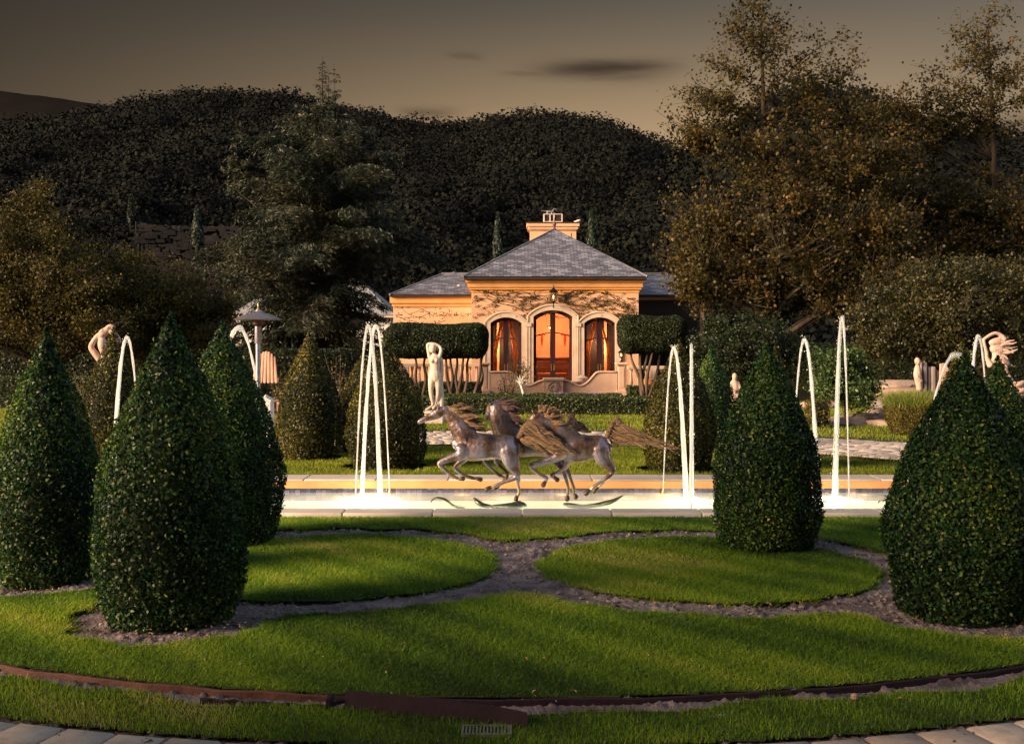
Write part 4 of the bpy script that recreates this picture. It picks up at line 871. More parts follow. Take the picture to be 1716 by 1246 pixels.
# left statue behind the far cone : arms folded over the head
Yl = 25.0
figure('stone_statue', 'pinkish stone statue with arms crossed over its head, mostly behind the far left cone', Yl, 1.0, 0, 0, [
  [(182,660,0,11,.8),(181,640,0,9.5,.75),(180,620,0,11,.65),(178,606,0,12,.5),(176,598,0,6,.8)],
  [(176,600,0,5,1),(175,590,-.03,6,1),(173,580,-.04,7.5,1.1),(172,571,-.02,7,1.1)],
  [(168,604,0,5.5,1),(160,593,0,5.5,1),(153,582,0,5,1),(157,572,0,4.6,1),(165,562,0,4.5,1),(176,556,0,4,1)],
  [(187,604,0,5.5,1),(196,588,0,5,1),(198,568,0,4.5,1),(186,555,0,4,1)],
  [(176,668,0,9,.9),(175,695,0,6,1),(176,718,0,4,1)],[(188,668,0,9,.9),(188,695,0,6,1),(187,718,0,4,1)],
  [(167,566,.02,6,1),(171,560,.03,7,1.1),(178,554,.04,7,1.1),(187,550,.04,5.5,1)], [(169,557,-.03,3,1),(173,553,-.04,3,1)], [(180,549,-.02,3.5,1),(186,546,-.02,3.5,1),(192,549,-.02,3,1)]
 ], M['pinkstone'], (X_(182, Yl), Z_(718, Yl), .22), voxel=.016)
Yr = 22.0
locks = []
rr = random.Random(4)
TIPS = [(1686,564),(1702,577),(1697,571),(1700,587),(1693,603),(1684,615),(1690,566),(1694,569),(1700,573),(1705,582),(1698,578),(1695,590),(1693,592),(1690,597),(1686,601),(1696,612),(1692,616),(1678,619),(1675,612),(1688,606),(1702,586)]
for i, tp in enumerate(TIPS):
    t = i/len(TIPS); a = (1664+5*t+rr.uniform(-3, 3), 572+24*t); w = 3.2
    pts = []
    for k in range(6):
        u = k/5; wob = 3.0*math.sin(u*8+i*1.7)*(1-.2*u); dx, dy = tp[0]-a[0], tp[1]-a[1]; n_ = math.hypot(dx, dy)
        pts.append((a[0]+dx*u-dy/n_*wob*.5, a[1]+dy*u+dx/n_*wob*.5, .10*math.sin(i*2.1)*u, w*(1-.8*u*u), .8))
    locks.append(pts)
figure('stone_statue', 'tall pink stone statue of a draped figure with windblown hair at the right edge', Yr, 1.0, 0, 0, [
  [(1684,600,0,4.5,1),(1684,612,0,3.8,1),(1687,625,0,3.8,1),(1693,635,0,4.2,1),(1698,643,0,3.6,1)],
  [(1649,568,0,2.6,1),(1658,562,0,2.9,1),(1668,558,0,3,1),(1678,562,0,3.4,1),(1684,568,0,4,1)],
  [(1648,568,0,2.6,1),(1650,578,0,2.6,1),(1653,590,0,3,1),(1654,600,0,3.4,1),(1660,612,0,6,1)],
  [(1661,574,0,5,1.1),(1672,573,.03,8,1.0),(1683,577,.05,8,.9),(1690,582,.05,5,.9)], [(1664,584,0,7,1),(1676,587,.03,9,1),(1687,591,.04,6,.9)], [(1668,594,0,7,1),(1678,602,0,8,1),(1688,609,0,5,1)], [(1666,600,0,5,1),(1672,610,0,5,1)],
  [(1690,640,-.04,4,1.4),(1700,644,-.08,5,1.4),(1708,643,-.06,5,1.3),(1714,639,-.03,3,1)],
  [(1691,650,-.02,5,1.4),(1700,656,-.08,5,1.4),(1710,654,-.06,5,1.3),(1714,646,-.03,3,1)],
  [(1696,660,0,5,1.4),(1705,664,-.05,5,1.4),(1712,660,-.04,4,1.2)],
  [(1702,655,0,9,.8),(1705,668,0,7,.9),(1707,682,0,4.5,1),(1708,695,0,4,1),(1706,715,0,7,1),(1708,745,0,10,1)],
 ], M['pinkstone'], (X_(1708, Yr), Z_(745, Yr)+.02, .22), voxel=.015, locks=locks)
Ys = 33.0
figure('stone_statue', 'small pink stone figure glimpsed between two cones right of the terrace', Ys, 1.0, -5, 3, [
  [(1238,655,0,6,.8),(1237,645,0,7,.8),(1236,636,0,6,.7)], [(1236,636,0,3,1),(1236,628,-.03,4.5,1),(1236,624,0,3.5,1)],
  [(1231,637,0,2.4,1),(1229,648,-.08,2.2,1),(1236,653,-.12,1.8,1)], [(1242,637,0,2.4,1),(1245,648,-.06,2.2,1)], [(1235,658,0,5,1),(1236,678,0,5,1)], [(1242,658,0,5,1),(1242,678,0,5,1)]],
  M['pinkstone'], (X_(1238, Ys), Z_(678, Ys)+.02, .2), voxel=.02)
# carved fountain stone with lion-like head at right
Yc = 26.5
ecs = figure('carved_stone', 'broken carved stone pillar with a figure on its left side, among the rocks', Yc, 1.0, 0, 0, [
  [(1541,652,0,5,1.2),(1539,640,-.03,6,1.2),(1536,628,-.06,6.5,1.1),(1536,618,-.06,5.5,1),(1537,612,-.05,3.5,1)],
  [(1537,612,-.05,3,1),(1536,607,-.08,5,1),(1535,602,-.07,4.5,1)], [(1531,606,-.12,1.6,1),(1533,609,-.10,1.6,1)],
  [(1533,620,-.10,2.6,1),(1534,632,-.14,2.4,1),(1541,638,-.14,2.2,1)], [(1548,606,0,2.4,1),(1550,612,0,2.6,1),(1547,618,0,2,1)]], M['pinkstone'], None, voxel=.016)
q = MB(); s_ = Yc/F
for i in range(5):
    x0_ = X_(1546+i*7.2, Yc); q.box(x0_, x0_+6.9*s_, Yc-.05+.05*(i % 2), Yc+.45, Z_(656, Yc), Z_(607+i*3.5+(i % 2)*4, Yc), .02)
q.build('pillar_block', M['grayrock'], ecs, auto=40)
q = MB(); q.prism([(X_(1572, Yc), Z_(656, Yc)), (X_(1592, Yc), Z_(656, Yc)), (X_(1588, Yc), Z_(620, Yc)), (X_(1580, Yc), Z_(608, Yc)), (X_(1573, Yc), Z_(609, Yc))], Yc-.12, Yc-.055); q.build('carved_panel', M['pinkstone'], ecs, auto=40)

# ------------------------------------------------------------------ house
HYY = 47.0
def quad_uv(name, faces, m, parent):
    """faces: list of (verts, uvs)"""
    vs = []; fs = []; uvs = []
    for v, u in faces: b = len(vs); vs += [tuple(q) for q in v]; fs.append(tuple(range(b, b+len(v)))); uvs += u
    me = bpy.data.meshes.new(name); me.from_pydata(vs, [], fs); uvl = me.uv_layers.new(name='UVMap')
    for i, u in enumerate(uvs): uvl.data[i].uv = u
    me.update(); return mesh_obj(name, me, m, parent)
def hip_roof(name, x0, x1, y0, y1, ze, ridge, m, parent, th=.05):
    """ridge: ((xa,ya),(xb,yb),z)"""
    (xa, ya), (xb, yb), zr = ridge; A, B, C_, D = [Vector(v) for v in ((x0,y0,ze),(x1,y0,ze),(x1,y1,ze),(x0,y1,ze))]; R1, R2 = Vector((xa,ya,zr)), Vector((xb,yb,zr))
    fc = []
    for poly in ([A, B, R2, R1], [B, C_, R2], [C_, D, R1, R2], [D, A, R1]):
        q = []
        for v in poly:
            if not q or (v-q[-1]).length > 1e-4: q.append(v)
        o, ud = q[0], (q[1]-q[0]).normalized(); nn = (q[1]-q[0]).cross(q[-1]-q[0]).normalized(); vd = nn.cross(ud)
        fc.append((q, [((v-o).dot(ud), (v-o).dot(vd)) for v in q]))
    fc.append(([D, C_, B, A], [(0,0)]*4))
    r = quad_uv(name, fc, m, parent)
    hp = MB()
    for a, b in ((A, R1), (B, R2), (C_, R2), (D, R1)): hp.loft([a+Vector((0,0,-.01)), b+Vector((0,0,.0))], [.05, .05], n=6, cap=False)
    if (R2-R1).length > .1: hp.loft([R1, R2], [.07, .07], n=6)
    h = hp.build('ridge_tiles', M['ridgetile'] if m is M['slate'] else m, r); h.matrix_parent_inverse = Matrix()
    return r
def arch_z(x, xa, xb, zs, zt):
    c = (xa+xb)/2; w = (xb-xa)/2; h = zt-zs; R = (w*w+h*h)/(2*h); return zt-R+math.sqrt(max(R*R-(x-c)**2, 0))
def house():
    Y = HYY; e = empty('garden_house', (X_(930, Y), Y, 0)); tag(e, 'peach stucco garden pavilion with slate hip roofs, three arched glass doors and two side wings', 'house')
    xl, xr = X_(790, Y), X_(1070, Y); zc = Z_(486, Y); z0 = 0.0; fl = .08
    ops = [(X_(822, Y), X_(874, Y), fl, Z_(541, Y), Z_(531.5, Y)), (X_(894, Y), X_(959, Y), fl, Z_(530, Y), Z_(519.5, Y)), (X_(979, Y), X_(1031, Y), fl, Z_(541, Y), Z_(531.5, Y))]
    w = MB(); T = .35; x = xl
    for (a, b, zb, zs, zt) in ops:
        w.box(x, a, Y, Y+T, z0, zc); x = b
        n = 14
        for i in range(n):
            p, q = a+(b-a)*i/n, a+(b-a)*(i+1)/n
            w.prism([(p, arch_z(p, a, b, zs, zt)), (q, arch_z(q, a, b, zs, zt)), (q, zc), (p, zc)], Y, Y+T)
        w.box(a, b, Y, Y+T, z0, zb)
    w.box(x, xr, Y, Y+T, z0, zc)
    dp = 7.5; w.box(xl, xl+T, Y+T, Y+dp, z0, zc); w.box(xr-T, xr, Y+T, Y+dp, z0, zc); w.box(xl+T, xr-T, Y+dp-T, Y+dp, z0, zc)
    w.build('wall', M['stucco'], e)
    # cornice: stepped, flaring outwards
    c = MB(); zt = Z_(469, Y)
    steps = [(.03, zc-.10, zc+.02), (.10, zc+.02, zc+.12), (.16, zc+.12, zt-.10), (.24, zt-.10, zt)]
    for d, a, b in steps: c.box(xl-d, xr+d, Y-d, Y+dp+d, a, b)
    c.build('cornice', M['cornice'], e)
    f = MB(); ex0, ex1, ey0, ey1 = X_(778, Y), X_(1082, Y), Y-.42, Y+dp+.42
    f.box(ex0, ex1, ey0, ey1, zt, zt+.12, .03); f.build('gutter', M['fascia'], e)
    zr = Z_(384, Y+3.6); hip_roof('roof', ex0-.03, ex1+.03, ey0-.03, ey1+.03, zt+.121, ((X_(929, Y+3.6), Y+3.6), (X_(929, Y+3.6)+.01, Y+3.9), zr), M['slate'], e)
    fn = MB(); fn.lathe((X_(929, Y+3.6), Y+3.6, zr-.05), [(.10,0),(.06,.1),(.03,.16),(.07,.22),(.09,.28),(.06,.34),(.02,.38),(.015,.55)], 10); fn.build('finial', M['copper'], e, auto=50)
    # stone surrounds
    for (a, b, zb, zs, zt2) in ops:
        s = MB(); wd = .20; pr = .07; s.box(a-wd, a-.001, Y-pr, Y-.002, zb-.05, zs); s.box(b+.001, b+wd, Y-pr, Y-.002, zb-.05, zs); n = 14
        A0, B0, S, Tt = a-wd, b+wd, zs, zt2+wd*.95
        for i in range(n):
            def pt(t, o): return (A0+(B0-A0)*t, arch_z(A0+(B0-A0)*t, A0, B0, S, Tt)) if o else (a+(b-a)*t, arch_z(a+(b-a)*t, a, b, zs, zt2))
            t0, t1 = i/n, (i+1)/n; s.prism([pt(t0, 0), pt(t1, 0), pt(t1, 1), pt(t0, 1)], Y-pr, Y-.002)
        # outer roll moulding
        pts = [(A0-.04, Y-pr-.01, zb)] + [(A0-.04+(B0-A0+.08)*i/n, Y-pr-.01, arch_z(A0+(B0-A0)*i/n, A0, B0, S, Tt)+.03) for i in range(n+1)] + [(B0+.04, Y-pr-.01, zb)]
        s.loft(pts, [.035]*len(pts), n=6); s.build('door_surround', M['trim'], e)
    for px in (884.5, 968):
        pl = MB(); xx = X_(px, Y); pl.box(xx-.10, xx+.10, Y-.10, Y-.002, 0, Z_(545, Y)); pl.box(xx-.14, xx+.14, Y-.13, Y-.002, Z_(547, Y), Z_(541, Y)); pl.box(xx-.13, xx+.13, Y-.12, Y-.102, 0, .3)
        pl.build('pilaster', M['trim'], e)
    # doors
    for k, (a, b, zb, zs, zt2) in enumerate(ops):
        yd = Y+.16; d = MB(); fw = .11 if k != 1 else .12; c0 = (a+b)/2; n = 14
        d.box(a, a+fw, yd, yd+.08, zb, zs); d.box(b-fw, b, yd, yd+.08, zb, zs); d.box(c0-.11, c0+.11, yd-.02, yd+.10, zb, arch_z(c0, a, b, zs, zt2)-.05); d.box(a+fw, c0-.11, yd, yd+.08, zb, zb+.16); d.box(c0+.11, b-fw, yd, yd+.08, zb, zb+.16)
        for i in range(n):
            def pt(t, o): xx = a+(b-a)*t if o else a+fw+(b-a-2*fw)*t; return (xx, arch_z(a+(b-a)*t, a, b, zs, zt2)-(0 if o else .13))
            t0, t1 = i/n, (i+1)/n; d.prism([pt(t0, 0), pt(t1, 0), pt(t1, 1), pt(t0, 1)], yd, yd+.08)
        # curved transom bar
        zt_ = zs-.80 if k == 1 else zs-.74
        pts = [(a+fw+(b-a-2*fw)*i/n, yd+.03, zt_+.13*math.sin(math.pi*i/n)) for i in range(n+1)]; d.loft(pts, [.022]*len(pts), n=6, cap=False)
        dr = d.build('door', M['doorwood'], e)
        g = MB(); poly = [(a+fw, zb+.16), (b-fw, zb+.16)] + [(b-fw-(b-a-2*fw)*i/n, arch_z(b-(b-a)*i/n, a, b, zs, zt2)-.12) for i in range(n+1)]
        g.prism(poly, yd+.035, yd+.047); gg = g.build('pane', M['glass'], dr); gg.matrix_parent_inverse = Matrix()
        for sx in (-.055, .055):
            h = MB(); h.box(c0+sx-.018, c0+sx+.018, yd-.04, yd-.021, fl+.78, fl+1.06, .006); h.loft([(c0+sx, yd-.03, fl+.95), (c0+sx, yd-.09, fl+.96), (c0+sx*1.9, yd-.10, fl+.94)], [.012]*3, n=6)
            hh = h.build('handle', M['brass'], dr); hh.matrix_parent_inverse = Matrix()
    # interior
    r = MB(); ya, yb = Y+T+.02, Y+3.4; zC = Z_(505, Y); p1, p2 = X_(884.5, Y), X_(968, Y)
    r.box(p1-1.3, p2+1.3, yb, yb+.1, fl, zC); r.box(p1-.05, p1, ya, ya+.8, fl, zC); r.box(p2, p2+.05, ya, ya+.8, fl, zC); r.box(p1-1.3, p2+1.3, ya, yb, zC, zC+.08)
    r.box(p1-1.3, p1-1.2, ya+.8, yb, fl, zC);r.box(p2+1.2, p2+1.3, ya+.8, yb, fl, zC)
    r.box(p1, p2, yb-.04, yb-.002, Z_(588, Y+3.4), Z_(586, Y+3.4)); r.box(p1, p2, yb-.04, yb-.002, Z_(579, Y+3.4), Z_(577.5, Y+3.4))
    r.build('interior_wall', M['room'], e)
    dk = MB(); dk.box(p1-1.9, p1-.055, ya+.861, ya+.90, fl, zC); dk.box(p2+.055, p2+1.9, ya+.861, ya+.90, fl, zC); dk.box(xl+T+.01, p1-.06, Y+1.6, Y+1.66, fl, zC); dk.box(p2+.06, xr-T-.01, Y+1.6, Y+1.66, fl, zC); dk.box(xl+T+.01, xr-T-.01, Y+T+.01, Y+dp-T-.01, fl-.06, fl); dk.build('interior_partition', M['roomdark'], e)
    # left wing
    Y2 = 50.5; wl, wr = X_(659, Y2), xl+.2; zw = Z_(513, Y2); w2 = MB(); w2.box(wl, wr, Y2, Y2+4.5, 0, zw); w2.build('wing_wall', M['stucco'], e)
    c2 = MB(); zt2 = Z_(497.5, Y2)
    for d, a, b in ((.06, zw, zw+.14), (.14, zw+.14, zt2)): c2.box(wl-d, wr-.03, Y2-d, Y2+4.5+d, a, b)
    c2.build('wing_cornice', M['cornice'], e)
    g2 = MB(); g2.box(X_(654, Y2), wr-.05, Y2-.3, Y2+4.8, zt2, zt2+.1, .02); g2.build('wing_gutter', M['fascia'], e)
    hip_roof('wing_roof', X_(654, Y2), wr+.6, Y2-.32, Y2+4.82, zt2+.101, ((X_(741, Y2+2.2), Y2+2.25), (wr+.4, Y2+2.25), Z_(459, Y2+2.25)), M['slate'], e)
    for px, py, Yv in ((760, 458, Y2+2.4), (769, 479, Y2+.8)):
        vp = MB(); vp.lathe((X_(px, Yv), Yv, Z_(py+10, Yv)), [(.05,0),(.05,.22),(.09,.24),(.09,.30),(.02,.34)], 8); vp.build('vent_pipe', M['trim'], e, auto=40)
    # right wing
    rl = xr-.2; rrx = X_(1180, Y2); w3 = MB(); w3.box(rl, rrx, Y2, Y2+4.5, 0, Z_(498, Y2)); w3.build('wing_wall', M['stucco'], e); w3 = MB(); w3.box(rl+.25, rrx-.2, Y2-.04, Y2-.003, .0, Z_(503, Y2)); w3.build('wing_shade_panel', M['fascia'], e)  # dark panel added for the shaded opening under the wing roof
    g3 = MB(); g3.box(rl+.05, rrx+.3, Y2-.3, Y2+4.8, Z_(498, Y2), Z_(494, Y2), .02); g3.build('wing_gutter', M['fascia'], e)
    hip_roof('wing_roof', rl-.6, rrx+.32, Y2-.32, Y2+4.82, Z_(494, Y2)+.001, ((rl-.4, Y2+2.25), (X_(1118, Y2+2.2), Y2+2.25), Z_(459, Y2+2.25)), M['slate'], e)
    # chimney
    Yc = Y+5.6; ch = MB(); a, b = X_(888.5, Yc), X_(965.5, Yc); ch.box(a, b, Yc, Yc+1.1, Z_(430, Yc), Z_(384, Yc), .0)
    for d, p, q in ((.05, 386, 384), (.10, 384, 379.5), (.16, 379.5, 374)): ch.box(a-d, b+d, Yc-d, Yc+1.1+d, Z_(p, Yc), Z_(q, Yc), .02)
    ch.box(a+.25, b-.25, Yc-.03, Yc-.002, Z_(399, Yc), Z_(390, Yc))
    co = ch.build('chimney', M['stucco'], e); cp = MB(); cp.box(a-.2, b+.2, Yc-.2, Yc+1.3, Z_(374, Yc)+.001, Z_(372.6, Yc), .02); q = cp.build('chimney_cap', M['fascia'], co); q.matrix_parent_inverse = Matrix()
    # louvred spark cage with running horse
    cg = MB(); a, b = X_(911, Yc), X_(943, Yc); zb, zt3 = Z_(370, Yc), Z_(358.5, Yc); y0, y1 = Yc+.2, Yc+.8
    for xx in (a, a+.28, b-.42, b-.05): cg.box(xx, xx+.05, y0, y0+.05, zb, zt3); cg.box(xx, xx+.05, y1-.05, y1, zb, zt3)
    cg.box(a, b, y0-.01, y1+.01, zt3, zt3+.03); cg.box(a, b, y0-.01, y1+.01, zb-.03, zb); q = cg.build('spark_cage', M['cream'], co); q.matrix_parent_inverse = Matrix()
    lv = MB(); lv.box(a+.06, b-.06, y0+.06, y1-.06, zb, zt3)
    for i in range(22): xx = a+.06+(b-a-.12)*i/22; lv.box(xx, xx+.012, y0+.04, y0+.059, zb, zt3)
    q = lv.build('louvres', M['copper'], co); q.matrix_parent_inverse = Matrix()
    for xx in (a+.2, b-.3):
        lg = MB(); lg.box(xx, xx+.06, y0+.1, y0+.16, Z_(372.6, Yc)+.001, zb-.03); q = lg.build('cage_foot', M['copper'], co); q.matrix_parent_inverse = Matrix()
    # weathervane horse (thing of its own)
    wv = MB(); s = Yc/F
    def w_(u, v): return P(u, v, Yc+.5)
    for T in ([(917,354.5,1.6),(921,354.3,2.0),(926,354.5,1.7)], [(925.5,354.5,1.8),(927.5,352,1.3),(929.2,349.8,1.0),(931.5,350.4,.8),(933,352.3,.5)], [(916,354,.8),(912,353.5,.9),(907,353,.3)], [(926,355,.7),(929,357,.5),(931,358,.4)], [(918,355,.9),(916,357.5,.5),(914,358.5,.4)], [(925,355,.7),(924,358,.5)]):
        c = crm(T, 3); wv.loft([w_(q[0], q[1]) for q in c], [q[2]*s for q in c], n=8)
    o = wv.build('weathervane_horse', M['steel'], None, smooth=True); tag(o, 'tiny grey running horse figure on top of the chimney cage', 'weathervane')
    bd = MB(); c0 = P(968, 370.5, Yc+.3); bd.loft([c0+Vector((-.16,0,-.03)), c0+Vector((.0,0,.0)), c0+Vector((.10,0,.03))], [.02,.06,.05], n=8); o = bd.build('chimney_cowl', M['whitepaint'], None, smooth=True); tag(o, 'small white cowl on the right end of the chimney top', 'cowl')
    # lamps inside
    def lamp(name, loc, en, col, size=.15):
        l = bpy.data.lights.new(name, 'POINT'); o = bpy.data.objects.new(name, l); COL.objects.link(o); l.energy = en; l.color = col; l.shadow_soft_size = size; o.location = loc
    lamp('room_light', (X_(926, Y), Y+1.7, fl+2.4), 85, (1, .42, .20), .25)
    lamp('room_light', (X_(848, Y), Y+.70, fl+1.9), 50, (1, .5, .22)); lamp('room_light', (X_(1005, Y), Y+.70, fl+1.9), 50, (1, .5, .22))
    # ceiling pendant that gives the light
    mb = MB(); cxl = X_(926, Y); mb.lathe((cxl, Y+1.7, fl+2.55), [(.05,0),(.16,.05),(.18,.12),(.05,.16),(.012,.18),(.012,.6)], 12); o = mb.build('pendant_lamp', M['brass'], None, auto=40); tag(o, 'small brass pendant lamp inside the lit middle room', 'lamp')
    # sideboard and sconces
    sb = empty('sideboard', (cxl, Y+2.6, fl)); tag(sb, 'dark wooden sideboard seen through the lower glass of the middle door', 'sideboard')
    mb = MB(); a, b = X_(898, Y+2.6), X_(956, Y+2.6); mb.box(a-.2, b+.2, Y+2.6, Y+3.1, fl, Z_(601, Y+2.6), .02); mb.build('cabinet', M['sideboard'], sb)
    mb = MB(); mb.box(a-.25, b+.25, Y+2.55, Y+3.12, Z_(601, Y+2.6)+.001, Z_(600, Y+2.6)+.03, .01); mb.build('top', M['sideboard'], sb)
    tb = MB(); tz = Z_(627, Y+1); tb.box(X_(900, Y+1), X_(950, Y+1), Y+.9, Y+1.5, tz, tz+.05, .01)
    for xx in (X_(902, Y+1), X_(947, Y+1)): tb.box(xx, xx+.05, Y+.95, Y+1.0, fl, tz)
    o = tb.build('console_table', M['terracotta']); tag(o, 'orange console table just inside the middle door', 'table')
    for k, px in enumerate((908.5, 946)):
        Yb = Y+3.36; mb = MB(); xx = X_(px, Yb); z = Z_(561, Yb); mb.loft([(xx, Yb-.04, z), (xx, Yb-.05, z-.2), (xx, Yb-.04, z-.45)], [.035, .05, .02], n=8); mb.box(xx-.16, xx+.16, Yb-.06, Yb-.02, z-.02, z+.03)
        o = mb.build('wall_sconce', M['red']); tag(o, 'red wall sconce on the %s side of the lit room wall' % ('left' if k == 0 else 'right'), 'sconce', 'sconces inside the middle room')
    # curtains
    def drape(label, xt0, xt1, xb0, xb1, zt_, zm, zb_):
        yy = Y+.42; n = 26; rows = 16; vs = []; fs = []
        for j in range(rows+1):
            t = j/rows; z = zt_+(zb_-zt_)*t; tq = min(t/.55, 1); s_ = tq*tq*(3-2*tq)*.6+tq*.4; a = xt0+(xb0-xt0)*s_; b = xt1+(xb1-xt1)*s_
            for i in range(n+1): u = i/n; vs.append((a+(b-a)*u, yy+.035*math.sin(u*math.pi*9)+.01*math.sin(t*9+u*5), z))
        for j in range(rows):
            for i in range(n): q = j*(n+1)+i; fs.append((q, q+1, q+n+2, q+n+1))
        mb = MB(); mb.add(vs, fs); o = mb.build('curtain', M['curtain'], None, smooth=True); sd = o.modifiers.new('s', 'SOLIDIFY'); sd.thickness = .012; tag(o, label, 'curtain', 'orange curtains behind the glass doors')
    a, b, zb, zs, zt2 = ops[0]; c0 = (a+b)/2
    drape('orange curtain swept left behind the left glass door', c0-.24, c0-.10, a+.10, a+.27, zs+.15, 0, Z_(626, Y)-.3)
    drape('orange curtain swept right behind the left glass door', c0+.10, c0+.24, b-.36, b-.17, zs+.15, 0, Z_(626, Y)-.3)
    a, b, zb, zs, zt2 = ops[2]; c0 = (a+b)/2
    drape('orange curtain swept left behind the right glass door', c0-.24, c0-.10, a+.10, a+.27, zs+.15, 0, Z_(626, Y)-.3)
    drape('dim orange curtain swept right behind the right glass door', c0+.10, c0+.18, b-.30, b-.16, zs+.0, 0, Z_(626, Y)-.3)
    # hanging lantern over the middle door
    ln = empty('wall_lantern', (X_(928, Y), Y-.35, Z_(500, Y))); tag(ln, 'black iron wall lantern hanging above the middle door', 'lantern')
    mb = MB(); c = (X_(927, Y), Y-.38, Z_(505, Y)); mb.lathe(c, [(.03,-.1),(.08,-.04),(.12,0)], 8); mb.lathe(c, [(.16,.36),(.20,.38),(.10,.48),(.03,.54),(.02,.62)], 8)
    for i in range(6): an = i*math.pi/3; mb.loft([(c[0]+.11*math.cos(an), c[1]+.11*math.sin(an), c[2]), (c[0]+.15*math.cos(an), c[1]+.15*math.sin(an), c[2]+.37)], [.012,.012], n=5)
    mb.loft([(c[0], c[1]+.36, c[2]+.2), (c[0], c[1]+.25, c[2]+.68), (c[0], c[1], c[2]+.62)], [.02,.02,.02], n=6)
    mb.loft([(c[0], c[1]+.34, c[2]-.1), (c[0], c[1]+.3, c[2]-.25), (c[0], c[1]+.1, c[2]-.2), (c[0], c[1], c[2]-.1)], [.02,.02,.02,.02], n=6); mb.build('lantern_frame', M['iron'], ln)
    mb = MB(); mb.lathe((c[0], c[1], c[2]+.08), [(.01,0),(.03,.05),(.035,.12),(.01,.18)], 8); mb.build('bulb', M['bulb'], ln, auto=50)
house()
def vine(label, px0, px1, py0, py1, Y, n, seed):
    rr = random.Random(seed); mb = MB(); leafp = []
    for i in range(n):
        t = rr.random(); x = px0+(px1-px0)*rr.random(); y = rr.uniform(py0+4, py1); dirx = rr.choice((-1, 1)); pts = []; a = rr.uniform(-.35, .35); L = rr.randint(8, 20)
        for k in range(L):
            if not (px0 < x < px1): break
            pts.append(tuple(P(x, y, Y-.03-.02*rr.random()))); x += dirx*rr.uniform(3, 6); a += rr.uniform(-.35, .35); a *= .9; y += a*5
            y = min(max(y, py0), py1+2)
            if rr.random() < .3: leafp.append(pts[-1])
        if len(pts) > 2: w = rr.uniform(.006, .019); mb.loft(pts, [w*(1-.6*q/len(pts)) for q in range(len(pts))], n=5, cap=False)
    e = empty('climbing_vine', (X_((px0+px1)/2, Y), Y-.05, 0)); tag(e, label, 'vine')
    mb.build('stems', M['vine'], e)
    pos = np.repeat(np.array(leafp), 3, 0); pos = pos+rng.normal(0, .05, pos.shape)*np.array([1, .3, 1]); V, Fq, R = leaf_arrays(pos, np.tile([0, -1., 0], (len(pos), 1)), .08, .7)
    mesh_obj('leaves', np_mesh('leaves', V, Fq, R), M['oak'], e)
vine('bare vine stems spreading across the front wall above the three arched doors', 792, 1068, 487, 530, HYY-.0, 80, 3)
vine('bare vine stems on the wall of the left wing', 662, 788, 516, 540, 50.0, 16, 4)

# far left outbuilding glimpsed behind the cedar
def outbuilding():
    Y = 72.0; e = empty('outbuilding', (X_(540, Y), Y, 0)); tag(e, 'low white outbuilding with pale tiled roof glimpsed behind the cedar', 'house')
    a, b = X_(395, Y), X_(655, Y); w = MB(); w.box(a, b, Y, Y+7, 0, Z_(532, Y)); w.build('wall', M['whitepaint'], e)
    g = MB(); g.box(a-.3, b+.3, Y-.35, Y+7.35, Z_(532, Y), Z_(528, Y), .02); g.build('fascia', M['trim'], e)
    hip_roof('roof', a-.35, b+.35, Y-.4, Y+7.4, Z_(528, Y)+.001, ((a+2.5, Y+3.5), (b-2.5, Y+3.5), Z_(466, Y+3.5)), M['slatepale'], e)
    wi = MB(); wi.box(X_(585, Y), X_(632, Y), Y-.05, Y-.002, Z_(572, Y), Z_(556, Y)); wi.build('window', M['cream'], e)
outbuilding()

